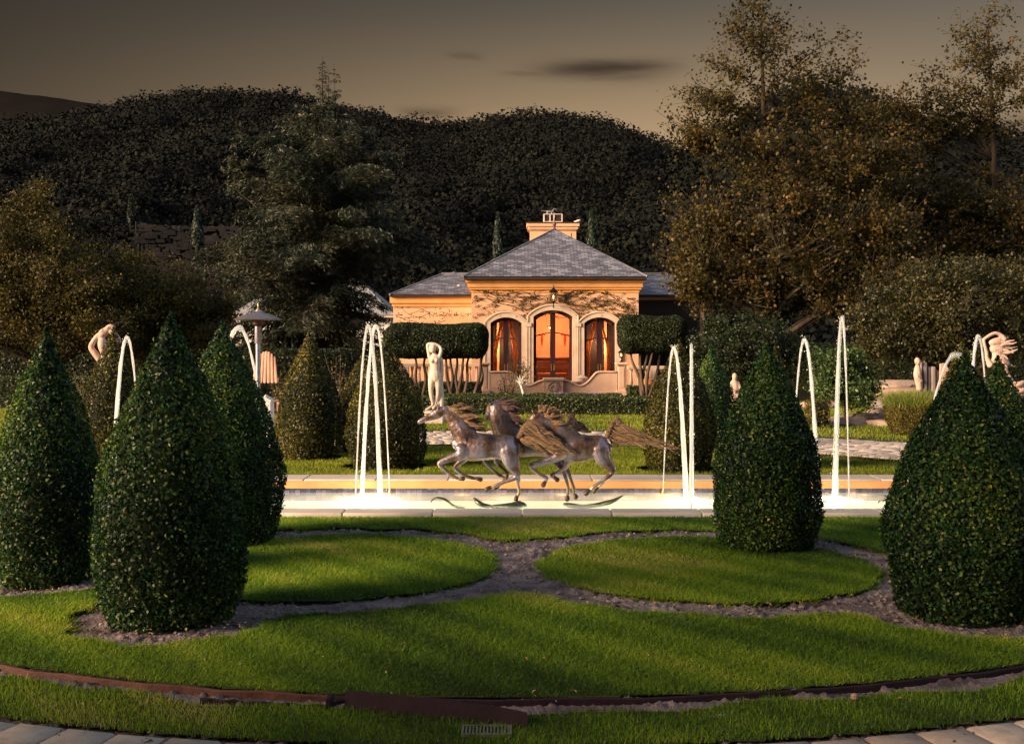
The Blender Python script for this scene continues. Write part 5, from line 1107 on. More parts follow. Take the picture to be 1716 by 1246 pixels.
# terrace wall, pillars, balustrades
def terrace():
    Y = 43.7; e = empty('terrace_wall', (X_(928, Y), Y, 0)); tag(e, 'low peach terrace wall with two dipping curves and a carved centre pier', 'wall')
    prof = crm([(820,622,0),(853,622,0),(862,628,0),(871,639,0),(882,645,0),(893,643,0),(903,638,0),(912,636,0)], 4)
    left = [(X_(p[0], Y), Z_(p[1], Y)) for p in prof]; prof2 = crm([(944,636,0),(954,638,0),(964,643,0),(974,645,0),(985,639,0),(995,628,0),(1004,622,0),(1034,622,0)], 4)
    right = [(X_(p[0], Y), Z_(p[1], Y)) for p in prof2]; w = MB(); cpn = MB()
    for pr in (left, right):
        for i in range(len(pr)-1):
            (xa, za), (xb, zb) = pr[i], pr[i+1]
            if xb <= xa: continue
            w.prism([(xa, 0), (xb, 0), (xb, zb-.07), (xa, za-.07)], Y, Y+.3)
        cpn.loft([(x, Y+.15, z-.03) for x, z in pr], [.045]*len(pr), [.20]*len(pr), n=10)
        w.box(pr[0][0], pr[-1][0], Y-.04, Y-.002, 0, .1)
    w.build('wall_panel', M['terrace'], e); cpn.build('coping', M['terrace'], e, smooth=True)
    p = MB(); a, b = X_(912.5, Y), X_(943.5, Y); p.box(a, b, Y-.12, Y+.4, 0, Z_(637, Y)); p.box(a-.06, b+.06, Y-.18, Y+.46, Z_(637, Y), Z_(633, Y), .02); p.box(a-.03, b+.03, Y-.15, Y-.121, 0, .12); pr = p.build('pier', M['terrace'], e)
    r = MB(); rr = random.Random(2); cx, cz = (a+b)/2, (Z_(637, Y))/2+.02
    for i in range(26):
        an = rr.random()*6.28; rad = rr.random()**.5*.22; an2 = an+rr.uniform(.8, 2.2); q = lambda t, d: (cx+(rad+d)*math.cos(t), Y-.13, cz+(rad+d)*math.sin(t)*1.05)
        r.loft([q(an, 0), q((an+an2)/2, .03), q(an2, .0)], [.014, .022, .01], n=6)
    g = r.build('carved_relief', M['pinkstone'], pr, smooth=True); g.matrix_parent_inverse = Matrix()
    for k, (px0, px1) in enumerate(((806, 820), (1034, 1050))):
        pe = empty('terrace_pillar', (X_((px0+px1)/2, Y), Y, 0)); tag(pe, ('peach stone pillar at the left end of the terrace wall', 'peach stone pillar at the right end of the terrace wall, carrying a lantern')[k], 'pillar', 'pillars of the terrace wall')
        a, b = X_(px0, Y), X_(px1, Y); q = MB(); q.box(a+.04, b-.04, Y-.05, Y+.33, .2, Z_(612, Y), .02); q.box(a+.10, b-.10, Y-.065, Y-.051, .3, Z_(616, Y)); q.build('shaft', M['terrace'], pe)
        q = MB(); q.box(a-.05, b+.05, Y-.12, Y+.4, 0, .2, .03); q.build('base', M['terrace'], pe)
        q = MB(); q.box(a-.02, b+.02, Y-.1, Y+.38, Z_(612, Y), Z_(610, Y), .01); q.box(a-.06, b+.06, Y-.15, Y+.43, Z_(610, Y), Z_(607, Y), .02); q.build('cap', M['terrace'], pe)
    c = (X_(1042, Y), Y+.14, Z_(607, Y)); ln = empty('pillar_lantern', c); tag(ln, 'small black iron lantern standing on the right terrace pillar', 'lantern')
    q = MB(); q.lathe(c, [(.09,0),(.05,.04),(.025,.08),(.025,.16),(.08,.2),(.09,.22)], 8); q.lathe((c[0], c[1], c[2]+.36), [(.13,0),(.14,.02),(.05,.1),(.015,.14),(.01,.2)], 8)
    for i in range(4): an = math.pi/4+i*math.pi/2; q.loft([(c[0]+.08*math.cos(an), c[1]+.08*math.sin(an), c[2]+.21), (c[0]+.11*math.cos(an), c[1]+.11*math.sin(an), c[2]+.37)], [.01]*2, n=5)
    q.build('lantern_frame', M['iron'], ln, auto=40); q = MB(); q.lathe((c[0], c[1], c[2]+.23), [(.02,0),(.03,.05),(.01,.1)], 8); q.build('bulb', M['bulb'], ln)
    # terrace floor slab
    t = MB(); t.box(X_(640, 44), X_(1160, 44), Y+.31, 47.0-.01, 0, .06); o = t.build('terrace', M['stone']); tag(o, kind='structure')
    def bal(px0, px1, Yb, label, pyt, mat_):
        be = empty('balustrade', (X_((px0+px1)/2, Yb), Yb, 0)); tag(be, label, 'balustrade'); a, b = X_(px0, Yb), X_(px1, Yb); zt = Z_(pyt, Yb)
        q = MB(); q.box(a, b, Yb, Yb+.28, zt-.12, zt, .02); q.build('top_rail', mat_, be); q = MB(); q.box(a, b, Yb, Yb+.28, .06, .2, .02); q.build('bottom_rail', mat_, be)
        n = int((b-a)/.27)
        for i in range(n):
            x = a+(i+.5)*(b-a)/n
            if i % 7 == 3: q = MB(); q.box(x-.16, x+.16, Yb-.02, Yb+.30, .2, zt-.121, .01); q.build('post', mat_, be)
            else:
                q = MB(); h = zt-.12-.2; q.lathe((x, Yb+.14, .2), [(.07,0),(.07,.05),(.04,.08),(.075,h*.3),(.06,h*.5),(.035,h*.75),(.06,h*.88),(.07,h-.04),(.07,h-.001)], 10); q.build('baluster', mat_, be, auto=40)
    bal(636, 805, 44.6, 'peach stone balustrade left of the terrace wall behind the tree trunks', 609, M['terrace'])
    bal(1052, 1165, 44.6, 'greyer stone balustrade right of the terrace pillar', 613, M['trim'])
    # urns on the terrace behind the wall
    for k, (px, py) in enumerate(((975, 645), (966, 648), (872, 648))):
        Yu = 44.4; c = (X_(px, Yu), Yu, .06); z = Z_(628 if k == 0 else 635, Yu); h = z-.06; e2 = empty('stone_urn', c)
        tag(e2, ('white lidded stone urn on the terrace right of the carved pier', 'low round white stone bowl beside the lidded urn', 'pale stone pot with a small plant on the terrace left of the carved pier')[k], 'urn')
        q = MB(); q.lathe(c, [(.14,0),(.14,.06),(.06,.12),(.08,.2*h+.1),(.20,.6*h),(.24,.8*h),(.26,.84*h),(.2,.87*h)] + ([(.12,.93*h),(.05,.96*h),(.05,h)] if k == 0 else [(.16,.86*h)]), 16); q.build('bowl', M['marble'], e2, auto=40)
        if k == 2:
            pos = rng.normal(0, .16, (160, 3))*[1, 1, 1.3]+[c[0]+.15, c[1], z+.35]; V, Fq, R = leaf_arrays(pos, np.tile([0, 0, 1.], (160, 1)), .10, .5, 1.2); mesh_obj('leaves', np_mesh('leaves', V, Fq, R), M['rose'], e2)
    Yp = 44.2; c = (X_(1085, Yp), 43.9, 0); q = MB(); q.lathe((c[0], c[1], 0), [(.22,0),(.30,.5),(.33,.62),(.28,.62)], 18); o = q.build('terracotta_pot', M['terracotta'], None, auto=40); tag(o, 'terracotta pot at the foot of the right clipped tree', 'pot')
terrace()

# ------------------------------------------------------------------ trees
def tube_np(mb, pts, r0, r1, n=5):
    m = len(pts); mb.loft(pts, [r0+(r1-r0)*i/(m-1) for i in range(m)], n=n, cap=False)
def tree(name, label, cat, base, trunk, r0, blobs, k1, k2, per, ls, leafm, barkm='bark', spread=.5, group=None, wid=.6, shell=.5, jit=1.5, seed=1, rt=.25, thin=None):
    rr = np.random.default_rng(seed); e = empty(name, base); tag(e, label, cat, group); mb = MB()
    tr = [np.array(q) for q in crm(trunk, 4)]; nt = len(tr); mb.loft([tuple(q) for q in tr], [r0*(1-(1-rt)*i/(nt-1)) for i in range(nt)], n=10, cap=False)
    w = np.array([b[3]*b[4]*b[5] for b in blobs])**.67; w /= w.sum()
    def samp(k):
        idx = rr.choice(len(blobs), k, p=w); d = rr.normal(0, 1, (k, 3)); d /= np.linalg.norm(d, axis=1)[:, None]; rad = rr.random(k)**shell
        B = np.array(blobs); return B[idx, :3]+d*rad[:, None]*B[idx, 3:6]
    S1 = samp(k1); pool = [(q, r0*(1-(1-rt)*i/(nt-1))) for i, q in enumerate(tr)]; br = []
    tz = np.array([q for q in tr])
    for p in S1:
        hd = np.hypot(tz[:, 0]-p[0], tz[:, 1]-p[1]); cost = np.linalg.norm(tz-p, axis=1)+2.0*np.maximum(tz[:, 2]-(p[2]-.45*hd), 0); cost[:max(1, nt//6)] += 5
        i = int(np.argmin(cost)); a = tz[i]; m = (a+p)/2+[0, 0, .08*np.linalg.norm(p-a)]+rr.normal(0, .06*np.linalg.norm(p-a)+.01, 3)
        c = crm([tuple(a), tuple(m), tuple(p)], 4); rb = r0*(1-(1-rt)*i/(nt-1))*.45; tube_np(mb, [tuple(q) for q in c], rb, rb*.3, 6); br += [(q, rb*(1-.7*j/len(c))) for j, q in enumerate(c)]
    BP = np.array([q for q, _ in br]); BR = np.array([r for _, r in br]); S2 = samp(k2); ends = []
    for p in S2:
        cost = np.linalg.norm(BP-p, axis=1)+.8*np.maximum(BP[:, 2]-p[2], 0); i = int(np.argmin(cost)); a = BP[i]; L = np.linalg.norm(p-a)
        m = (a+p)/2+rr.normal(0, .08*L+.005, 3); c = crm([tuple(a), tuple(m), tuple(p)], 3); tube_np(mb, [tuple(q) for q in c], min(BR[i]*.5, .028), .005, 4); ends.append((a, p, c))
    mb.build('trunk', M[barkm], e, smooth=True)
    P_ = []
    for a, p, c in ends:
        n = max(4, int(per*rr.uniform(.5, 1.5))); t = rr.random(n)**.6; cc = np.array(c); ii = np.clip((t*(len(cc)-1)).astype(int), 0, len(cc)-2); fr = (t*(len(cc)-1)-ii)[:, None]
        q = cc[ii]*(1-fr)+cc[ii+1]*fr+rr.normal(0, spread, (n, 3))*np.array([1, 1, .8])*rr.uniform(.6, 1.15); P_.append(q)
    P_ = np.concatenate(P_)
    if thin: P_ = P_[rr.random(len(P_)) > np.clip((P_[:, 2]-thin[0])/(thin[1]-thin[0]), 0, 1)*.62]
    cen = np.array([b[:3] for b in blobs]).mean(0); nr = P_-cen; nr /= np.linalg.norm(nr, axis=1)[:, None]+1e-6; nr[:, 2] += .4
    V, Fq, R = leaf_arrays(P_, nr, ls, wid, jit, .18)
    cl = .5+.25*np.sin(P_[:, 0]*1.7/max(spread*2, .6)+P_[:, 2]*1.1)+.2*np.sin(P_[:, 1]*2.3+P_[:, 2]*1.9); r = np.clip(.45*cl+.6*rng.random(len(P_))-.03, 0, 1)
    mesh_obj('crown', np_mesh('crown', V, Fq, np.repeat(r, 4)), M[leafm], e); return e
def blob(px, py, Y, rpx, rpy, ry): c = P(px, py, Y); return (c.x, c.y, c.z, rpx*Y/F, ry, rpy*Y/F)
# big autumn sycamore right
Y = 38.0
tree('sycamore_tree', 'tall autumn sycamore with orange-brown leaves right of the house, its thin top against the sky', 'tree', (X_(1290, Y), Y, 0),
     [(X_(1300, Y), Y, 0), (X_(1297, Y), Y, 2), (X_(1290, Y), Y, 5), (X_(1285, Y), Y+.2, 8), (X_(1275, Y), Y, 12.8)], .30,
     [blob(1265, 60, Y, 85, 90, 1.6), blob(1265, 60, Y, 60, 75, 1.6), blob(1250, 130, Y, 110, 70, 1.8), blob(1170, 200, Y, 85, 60, 1.6), blob(1175, 190, Y, 75, 60, 1.6), blob(1375, 110, Y, 85, 75, 1.6), blob(1370, 170, Y, 85, 60, 1.6), blob(1450, 200, Y, 70, 60, 1.6), blob(1480, 250, Y, 90, 50, 1.8), blob(1290, 250, Y, 150, 90, 2.4), blob(1170, 395, Y, 85, 110, 2.4), blob(1300, 390, Y, 180, 120, 3), blob(1430, 330, Y, 130, 120, 2.8), blob(1470, 420, Y, 120, 90, 2.6), blob(1180, 480, Y, 90, 55, 1.8), blob(1290, 485, Y, 120, 55, 2.4), blob(1400, 470, Y, 90, 60, 2.4)],
     76, 2500, 23, .12, 'sycamore', spread=.19, wid=.75, seed=5, rt=.12, thin=(8.0, 11.0))
Y = 41.0
tree('sycamore_tree', 'slimmer autumn sycamore at the right edge, with bare forked limbs showing below its dark top', 'tree', (X_(1660, Y), Y, 0),
     [(X_(1655, Y), Y, 0), (X_(1660, Y), Y, 3), (X_(1665, Y), Y, 6), (X_(1664, Y), Y, 9.5), (X_(1655, Y), Y, 13.5)], .24,
     [blob(1640, 70, Y, 75, 80, 1.5), blob(1640, 110, Y, 60, 70, 1.5), blob(1690, 130, Y, 75, 70, 1.5), blob(1500, 190, Y, 60, 60, 1.4), blob(1560, 170, Y, 75, 75, 1.5), blob(1540, 220, Y, 75, 40, 1.5), blob(1650, 190, Y, 90, 50, 1.5), blob(1650, 350, Y, 110, 70, 2.6), blob(1570, 380, Y, 110, 90, 2.6), blob(1720, 430, Y, 110, 90, 2.6), blob(1500,300,Y,70,70,1.6)],
     56, 1500, 23, .12, 'sycamore', spread=.19, wid=.75, seed=8, rt=.15, thin=(8.5, 11.5))
Y = 29.0
tree('round_tree', 'broad olive-green round-crowned tree behind the right statue', 'tree', (X_(1610, Y), Y, 0),
     [(X_(1590, Y), Y, 0), (X_(1600, Y), Y, 1.2), (X_(1620, Y), Y, 2.3), (X_(1610, Y), Y, 3.4)], .20,
     [blob(1500, 525, Y, 75, 75, 1.4), blob(1600, 500, Y, 110, 75, 1.9), blob(1700, 505, Y, 90, 85, 1.8), blob(1560, 560, Y, 90, 45, 1.4), blob(1660, 575, Y, 80, 40, 1.4), blob(1465,590,Y,25,35,.6)],
     40, 1000, 34, .085, 'roundtree', spread=.17, seed=11, shell=.4)
Y = 34.0
tree('round_tree', 'dark glossy round bush tree between the terrace and the sycamore', 'tree', (X_(1250, Y), Y, 0), [(X_(1250, Y), Y, 0), (X_(1250, Y), Y, 1.0), (X_(1248, Y), Y, 2.2)], .14,
     [blob(1250, 570, Y, 95, 50, 1.3), blob(1210, 600, Y, 60, 50, 1.1), blob(1300, 590, Y, 55, 50, 1.1)], 24, 620, 30, .085, 'darkbush', spread=.16, seed=12, shell=.4)
Y = 27.5
tree('leafy_shrub', 'upright green shrub by the rocks, left of the bowl planter', 'shrub', (X_(1415, Y), Y, 0), [(X_(1418, Y), Y, 0), (X_(1416, Y), Y, .6), (X_(1412, Y), Y, 1.4)], .06,
     [blob(1405, 610, Y, 50, 35, .7), blob(1435, 640, Y, 50, 35, .7), blob(1395, 640, Y, 35, 30, .6), blob(1440,662,Y,35,25,.5)], 16, 330, 26, .085, 'midbush', spread=.11, seed=13)
tree('added_shade_tree', 'unseen spreading tree added over the viewpoint to darken the near lawn', 'tree', (-4, -3.5, 0), [(-4,-3.5,0), (-3.9,-3.4,2.5), (-3.5,-3,5), (-3,-2,7)], .3,  # unseen canopy, added to block overhead light from the foreground
     [(-6, 1.2, 7.4, 4.5, 3.2, 1.2), (0, 1.0, 7.6, 4.5, 3.4, 1.2), (6, 1.2, 7.4, 4.5, 3.2, 1.2), (-9.5, 6.0, 6.6, 3.6, 3.6, 1.6), (9.5, 6.0, 6.6, 3.6, 3.6, 1.6)], 24, 900, 40, .30, 'oak', spread=.4, seed=90)
# left bushy trees
Y = 38.0
tree('bushy_tree', 'large bushy olive-brown tree filling the left side under the hills', 'tree', (X_(70, Y), Y, 0), [(X_(80, Y), Y, 0), (X_(75, Y), Y, 1.5), (X_(60, Y), Y, 3.5), (X_(55, Y), Y, 6)], .28,
     [blob(40, 400, Y, 80, 85, 2.2), blob(120, 450, Y, 85, 80, 2.4), blob(-40, 440, Y, 110, 110, 2.6), blob(60, 520, Y, 140, 80, 2.6), blob(180, 520, Y, 90, 75, 2.2), blob(60, 345, Y, 30, 45, .8)],
     44, 1500, 34, .10, 'oak', spread=.22, seed=21, shell=.45)
Y = 41.0
tree('bushy_tree', 'second bushy olive tree, right of the large left one, sloping down to the cedar', 'tree', (X_(290, Y), Y, 0), [(X_(285, Y), Y, 0), (X_(288, Y), Y, 1.5), (X_(285, Y), Y, 3)], .2,
     [blob(235, 480, Y, 80, 70, 2.2), blob(320, 510, Y, 75, 60, 2), blob(280, 560, Y, 110, 60, 2.2), blob(360, 530, Y, 50, 55, 1.5), blob(200,560,Y,80,50,1.6)],
     34, 1050, 34, .10, 'oak', spread=.2, seed=22, shell=.45)
# clipped multi-stem trees beside the terrace
def cloud_tree(label, Y, px0, px1, py0, py1, stems, ybase, m='darkbush'):
    c = P((px0+px1)/2, (py0+py1)/2, Y); e = empty('clipped_tree', (c.x, Y+.6, 0)); tag(e, label, 'tree', 'clipped trees flanking the terrace')
    hedge('crown', None, X_(px0, Y), X_(px1, Y), Y, Y+1.5, Z_(py1, Y), Z_(py0, Y), min(.48, (Z_(py0, Y)-Z_(py1, Y))/2-.02), n=42000, ls=.075, m=m, parent=e)
    mb = MB(); rr = random.Random(int(px0))
    for (bx, tx) in stems:
        a = Vector((X_(bx, Y), Y+.7+rr.uniform(-.1, .1), 0)); b = Vector((X_(tx, Y), Y+.7+rr.uniform(-.4, .4), Z_(py1, Y)+.25)); m1 = a+(b-a)*.4+Vector((rr.uniform(-.12, .12), 0, 0)); m2 = a+(b-a)*.75+Vector((rr.uniform(-.1, .1), 0, 0))
        cc = crm([tuple(a), tuple(m1), tuple(m2), tuple(b)], 4); mb.loft([tuple(q) for q in cc], [.075-.045*i/(len(cc)-1) for i in range(len(cc))], n=7, cap=False)
    mb.build('trunk', M['barkpale'], e, smooth=True)
cloud_tree('long dark clipped tree with many slim stems left of the terrace', 40.5, 640, 819, 542, 600, [(742,735),(750,755),(757,745),(763,778),(770,762),(776,790),(795,812),(792,805),(700,690),(704,715)], 645)
cloud_tree('dark rounded clipped tree with twisted stems right of the terrace', 40.5, 1037, 1155, 528, 592, [(1080,1062),(1083,1078),(1087,1098),(1090,1112),(1082,1090)], 650)

def cypress(label, px, pyt, pyb, Y, hw):
    c = P(px, pyb, Y); H = Z_(pyt, Y)-c.z; n = 2600; t = rng.random(n); a = rng.random(n)*6.283; w = hw*Y/F; r = w*np.sqrt(np.clip(1-t, 0, 1))*np.clip(t*6+.4, 0, 1)*(.75+.3*rng.random(n))*(1+.15*np.sin(a*4+t*14))
    pos = np.stack([c.x+r*np.cos(a), Y+r*np.sin(a), c.z+t*H], 1); nr = np.stack([np.cos(a), np.sin(a), .3+0*a], 1); V, Fq, R = leaf_arrays(pos, nr, .016*Y/5, .5, .6, .1, up_bias=(0, 0, 1.5))
    e = empty('cypress_tree', (c.x, Y, c.z)); tag(e, label, 'tree', 'columnar cypresses on the hillside'); mesh_obj('crown', np_mesh('crown', V, Fq, R), M['cypress'], e)
    mb = MB(); mb.lathe((c.x, Y, c.z-1.0), [(w*.18, 0), (w*.55, 1.2), (w*.6, H*.4), (w*.3, H*.8+.5), (.02, H*.95+1)], 10); mb.build('trunk', M['core'], e)
cypress('slim dark cypress left of the chimney', 835, 357, 450, 75, 10)
cypress('slim dark cypress right of the chimney', 992, 350, 450, 75, 11)
cypress('dark cypress in front of the hillside stone wall at left', 331, 345, 412, 85, 10)
cypress('tiny cypress left of the hillside stone wall', 219, 328, 372, 110, 5)

# deodar cedar
def cedar(label, px, Y, pyt, hwpx, seed, leaders):
    rr = np.random.default_rng(seed); H = Z_(pyt, Y); bx = X_(px, Y); e = empty('cedar_tree', (bx, Y, 0)); tag(e, label, 'tree'); mb = MB()
    mb.loft([(bx, Y, 0), (bx+.05, Y, H*.3), (bx-.05, Y, H*.6), (bx, Y, H*.85), (bx, Y, H)], [.34, .28, .15, .05, .012], n=10, cap=False)
    P_ = []; D = []
    def branch(o, az, L, droop, r):
        d = np.array([math.cos(az), math.sin(az), 0]); n = 9; pts = []
        for i in range(n):
            t = i/(n-1); pts.append(o+d*L*t+np.array([0, 0, L*(.30*t-droop*t*t)])+rr.normal(0, .02*L, 3)*t)
        mb.loft([tuple(q) for q in pts], [r*(1-.85*i/(n-1)) for i in range(n)], n=5, cap=False)
        side = np.array([-d[1], d[0], 0]); k = int(L*9)+2
        for j in range(k):
            t = .15+.85*(j+rr.random())/k; i = min(int(t*(n-1)), n-2); f = t*(n-1)-i; q = pts[i]*(1-f)+pts[i+1]*f; sgn = rr.choice([-1, 1]); l2 = (min(.25, .3*L)+.33*L*(1-t*.75))*rr.uniform(.5, 1.1)
            dd = side*sgn*rr.uniform(.5, 1)+d*rr.uniform(.3, .9); dd /= np.linalg.norm(dd); m = int(24*l2/.6)+4
            tt = rr.random(m); pp = q+dd*l2*tt[:, None]+np.stack([np.zeros(m), np.zeros(m), -.30*l2*tt**2-.50*rr.random(m)**1.5*l2], 1)+rr.normal(0, min(.05, .1*L), (m, 3)); P_.append(pp); D.append(np.tile(dd+[0, 0, -.5], (m, 1)))
    nb = 190
    for i in range(nb):
        t = (i+rr.random())/nb; z = 1.4+(H*.985-1.4)*t; az = i*2.39996+rr.normal(0, .3); pyy = HY-(z-CH)/Y*F; prof = np.interp(pyy, [90,130,172,190,240,300,380,450,560], [4,10,15,38,90,150,185,195,190])*Y/F
        L = max(.14, prof*rr.uniform(.6, 1.2)); L *= (.62 if (math.cos(az) > .1 and pyy > 430) else 1); branch(np.array([bx, Y, z]), az, L, rr.uniform(.25, .5) if t < .5 else rr.uniform(0, .2), .02+.02*L*(1-t))
    for (lp, lt, lb) in leaders:   # secondary leaders
        a = P(lp, lb, Y); b = P(lp+rr.uniform(-3, 3), lt, Y); mb.loft([(bx, Y, a.z-abs(a.x-bx)*.6-.5), ((bx+a.x)/2, Y, a.z-abs(a.x-bx)*.35-.3), tuple(a), tuple(b)], [.06, .05, .035, .008], n=6, cap=False); hh = b.z-a.z
        for j in range(int(hh*11)):
            t = rr.random(); branch(np.array([a.x, Y, a.z+hh*t]), rr.random()*6.28, max(.2, (1-t)*hh*.26*rr.uniform(.6, 1.2)), .1, .012)
    mb.build('trunk', M['bark'], e, smooth=True); P_ = np.concatenate(P_); D = np.concatenate(D); n = len(P_)
    d = D+rr.normal(0, .45, D.shape); d /= np.linalg.norm(d, axis=1)[:, None]; sd = np.cross(d, rr.normal(0, 1, (n, 3))); sd /= np.linalg.norm(sd, axis=1)[:, None]
    L = (.22*(.5+.9*rr.random(n))*np.where(P_[:, 2] > CH+(HY-180)/F*Y, .5, 1))[:, None]; V = np.stack([P_-d*L*.5, P_+sd*L*.11, P_+d*L*.5, P_-sd*L*.11], 1).reshape(-1, 3); r = np.clip(.5+.2*np.sin(P_[:, 2]*1.4+P_[:, 0])+rr.normal(0, .22, n), 0, 1)
    mesh_obj('crown', np_mesh('crown', V, np.arange(n*4).reshape(n, 4), np.repeat(r, 4)), M['cedar'], e); print('cedar needles', n)
cedar('tall layered deodar cedar with drooping dark boughs left of the house', 540, 58.0, 95, 185, 31, [(563, 108, 230), (550, 118, 230), (482, 190, 300), (398, 200, 320), (628, 218, 320), (602, 200, 300)])

# shrubs near the heater, sapling, roses
def rose(label, px, pyb, Y, w, h, n, name='rose_bush', m='rose'):
    c = P(px, pyb, Y); e = empty(name, (c.x, Y, 0)); tag(e, label, 'plant'); mb = MB(); P_ = []
    for i in range(9):
        a = rng.random()*6.28; top = np.array([c.x+w*rng.normal(0, .4), Y+w*rng.normal(0, .4), h*rng.uniform(.5, 1)]); mid = (np.array([c.x, Y, 0])+top)/2+rng.normal(0, .05, 3); cc = crm([(c.x, Y, 0), tuple(mid), tuple(top)], 4); mb.loft([tuple(q) for q in cc], [.014-.009*k/len(cc) for k in range(len(cc))], n=5, cap=False)
        for k in range(n): t = .3+.7*rng.random(); q = cc[min(int(t*(len(cc)-1)), len(cc)-1)]; P_.append(np.array(q)+rng.normal(0, .09*w+.03, 3))
    mb.build('stems', M['vine'], e); P_ = np.array(P_); V, Fq, R = leaf_arrays(P_, np.tile([0, 0, 1.], (len(P_), 1)), .06, .7, 1.3); mesh_obj('leaves', np_mesh('leaves', V, Fq, R), M[m], e)
rose('scraggly rose bush between the patio heater and the rusty cone', 472, 700, 30, .5, 1.3, 40)
rose('tall thin rose bush between the two cones left of the water arcs', 567, 700, 29.5, .5, 1.75, 45)
rose('low rose bush at the foot of the terrace wall, left of the sapling', 848, 665, 41.8, .8, 1.0, 30)
rose('leggy rose with dried heads in front of the terrace wall', 858, 665, 41.2, .5, 1.9, 8)
rose('rose bush between the two leftmost cones', 140, 700, 30, .6, 1.5, 40)
def sapling():
    Y = 40.8; e = empty('young_sapling', (X_(875, Y), Y, 0)); tag(e, 'little bare sapling with pale forked trunk in front of the terrace wall', 'tree'); mb = MB()
    tr = [P(879, 668, Y), P(876, 655, Y), P(873, 645, Y)]; mb.loft(tr, [.05, .045, .045], n=7, cap=False)
    for dx, dy in ((-6,-14),(-2,-17),(4,-15),(8,-9),(-9,-8)): mb.loft([tr[-1], P(873+dx*.5, 645+dy*.6, Y), P(873+dx, 645+dy, Y)], [.035, .025, .01], n=5, cap=False)
    mb.build('trunk', M['whitepaint'], e); pos = np.array([P(876+rng.normal(0, 6), 630+rng.normal(0, 5), Y) for _ in range(90)])+rng.normal(0, .1, (90, 3)); V, Fq, R = leaf_arrays(pos, np.tile([0, 0, 1.], (90, 1)), .08, .6, 1.2); mesh_obj('crown', np_mesh('crown', V, Fq, R), M['rose'], e)
sapling()

# ------------------------------------------------------------------ patio heater, chair, garden bits
def heater():
    Y = 26.0; c = P(432.5, 535, Y); x = c.x; e = empty('patio_heater', (x, Y, 0)); tag(e, 'tall steel patio heater with wide round hood behind the left cones', 'patio heater')
    s = Y/F; zt = Z_(536, Y)
    q = MB(); q.lathe((x, Y, zt), [(40*s, 0), (40.5*s, .012), (34*s, .055), (22*s, .12), (10*s, .17), (5*s, .2), (4*s, .23), (.015, .235)], 36); q.build('hood', M['steel'], e, auto=40)
    q = MB(); q.lathe((x, Y, zt+.235), [(.02,0),(.035,.03),(.015,.06),(.03,.08),(.02,.1),(.006,.15)], 10); q.build('finial', M['brass'], e, auto=50)
    q = MB(); q.lathe((x, Y, Z_(547, Y)), [(5*s, 0), (8.5*s, .03), (10.5*s, .06), (10.5*s, .15-.001)], 24); q.build('burner', M['copper'], e, auto=40)
    q = MB(); q.lathe((x, Y, Z_(576, Y)), [(5.5*s, 0), (6*s, .02), (6*s, (576-547)*s)], 20)
    for i in range(9): z = Z_(576, Y)+.03+i*.042; q.lathe((x, Y, z), [(6.1*s, 0), (6.4*s, .006), (6.1*s, .012)], 20)
    q.build('emitter_screen', M['steel'], e, auto=40)
    q = MB(); q.lathe((x, Y, .0), [(4.3*s, .6), (4.3*s, Z_(576, Y)-.001)], 16); q.build('post', M['steel'], e, auto=40)
    q = MB(); q.lathe((x, Y, 0), [(.28, 0), (.28, .05), (.24, .08), (.24, .55), (.2, .6)], 24); q.build('tank_housing', M['steel'], e, auto=40)
    q = MB(); q.loft([(x+.06, Y, Z_(556, Y)), (x+.16, Y, Z_(550, Y)), (x+.19, Y, Z_(545, Y))], [.025, .03, .02], n=8); q.build('valve_arm', M['steel'], e, auto=40)
heater()
def adirondack():
    Y = 27.5; s = Y/F; e = empty('garden_chair', (X_(446, Y), Y, 0)); tag(e, 'pink wooden garden chair with fanned slat back, seen from behind the patio heater post', 'chair')
    for i in range(7):
        u = (i-3)/3; xt = 446+u*13; xb = 444+u*19; top = 590+abs(u)**2*9; q = MB(); a = P(xb, 640, Y); b = P(xt, top, Y+.25); w = 2.5*s
        q.loft([tuple(a), tuple((a+b)/2), tuple(b)], [w*1.1, w*1.05, w], [.012]*3, n=8); q.build('back_slat', M['chairwood'], e, auto=40)
    q = MB(); z = .38
    for i in range(5): q.box(X_(425, Y), X_(463, Y), Y-.55+i*.11, Y-.55+i*.11+.095, z, z+.02, .004)
    q.build('seat', M['chairwood'], e)
    for sx in (424, 465):
        q = MB(); q.box(X_(sx, Y)-.05, X_(sx, Y)+.05, Y-.6, Y+.15, .6, .625, .006); q.build('armrest', M['chairwood'], e)
        for yy in (-.55, .05): q = MB(); q.box(X_(sx, Y)-.03, X_(sx, Y)+.03, Y+yy, Y+yy+.04, 0, .6); q.build('leg', M['chairwood'], e)
adirondack()
q = MB(); Y = 24.0; x = X_(444, Y); s = Y/F; q.box(x-.14, x+.14, Y, Y+.25, 0, Z_(672, Y), .03); q.loft([(x-.12, Y+.12, Z_(672, Y)), (x, Y+.12, Z_(668, Y)), (x+.12, Y+.12, Z_(672, Y))], [.06, .09, .06], [.12]*3, n=10)
o = q.build('stone_post', M['whitepaint'], None, auto=40); tag(o, 'rounded white stone post just right of the cone by the heater', 'post')

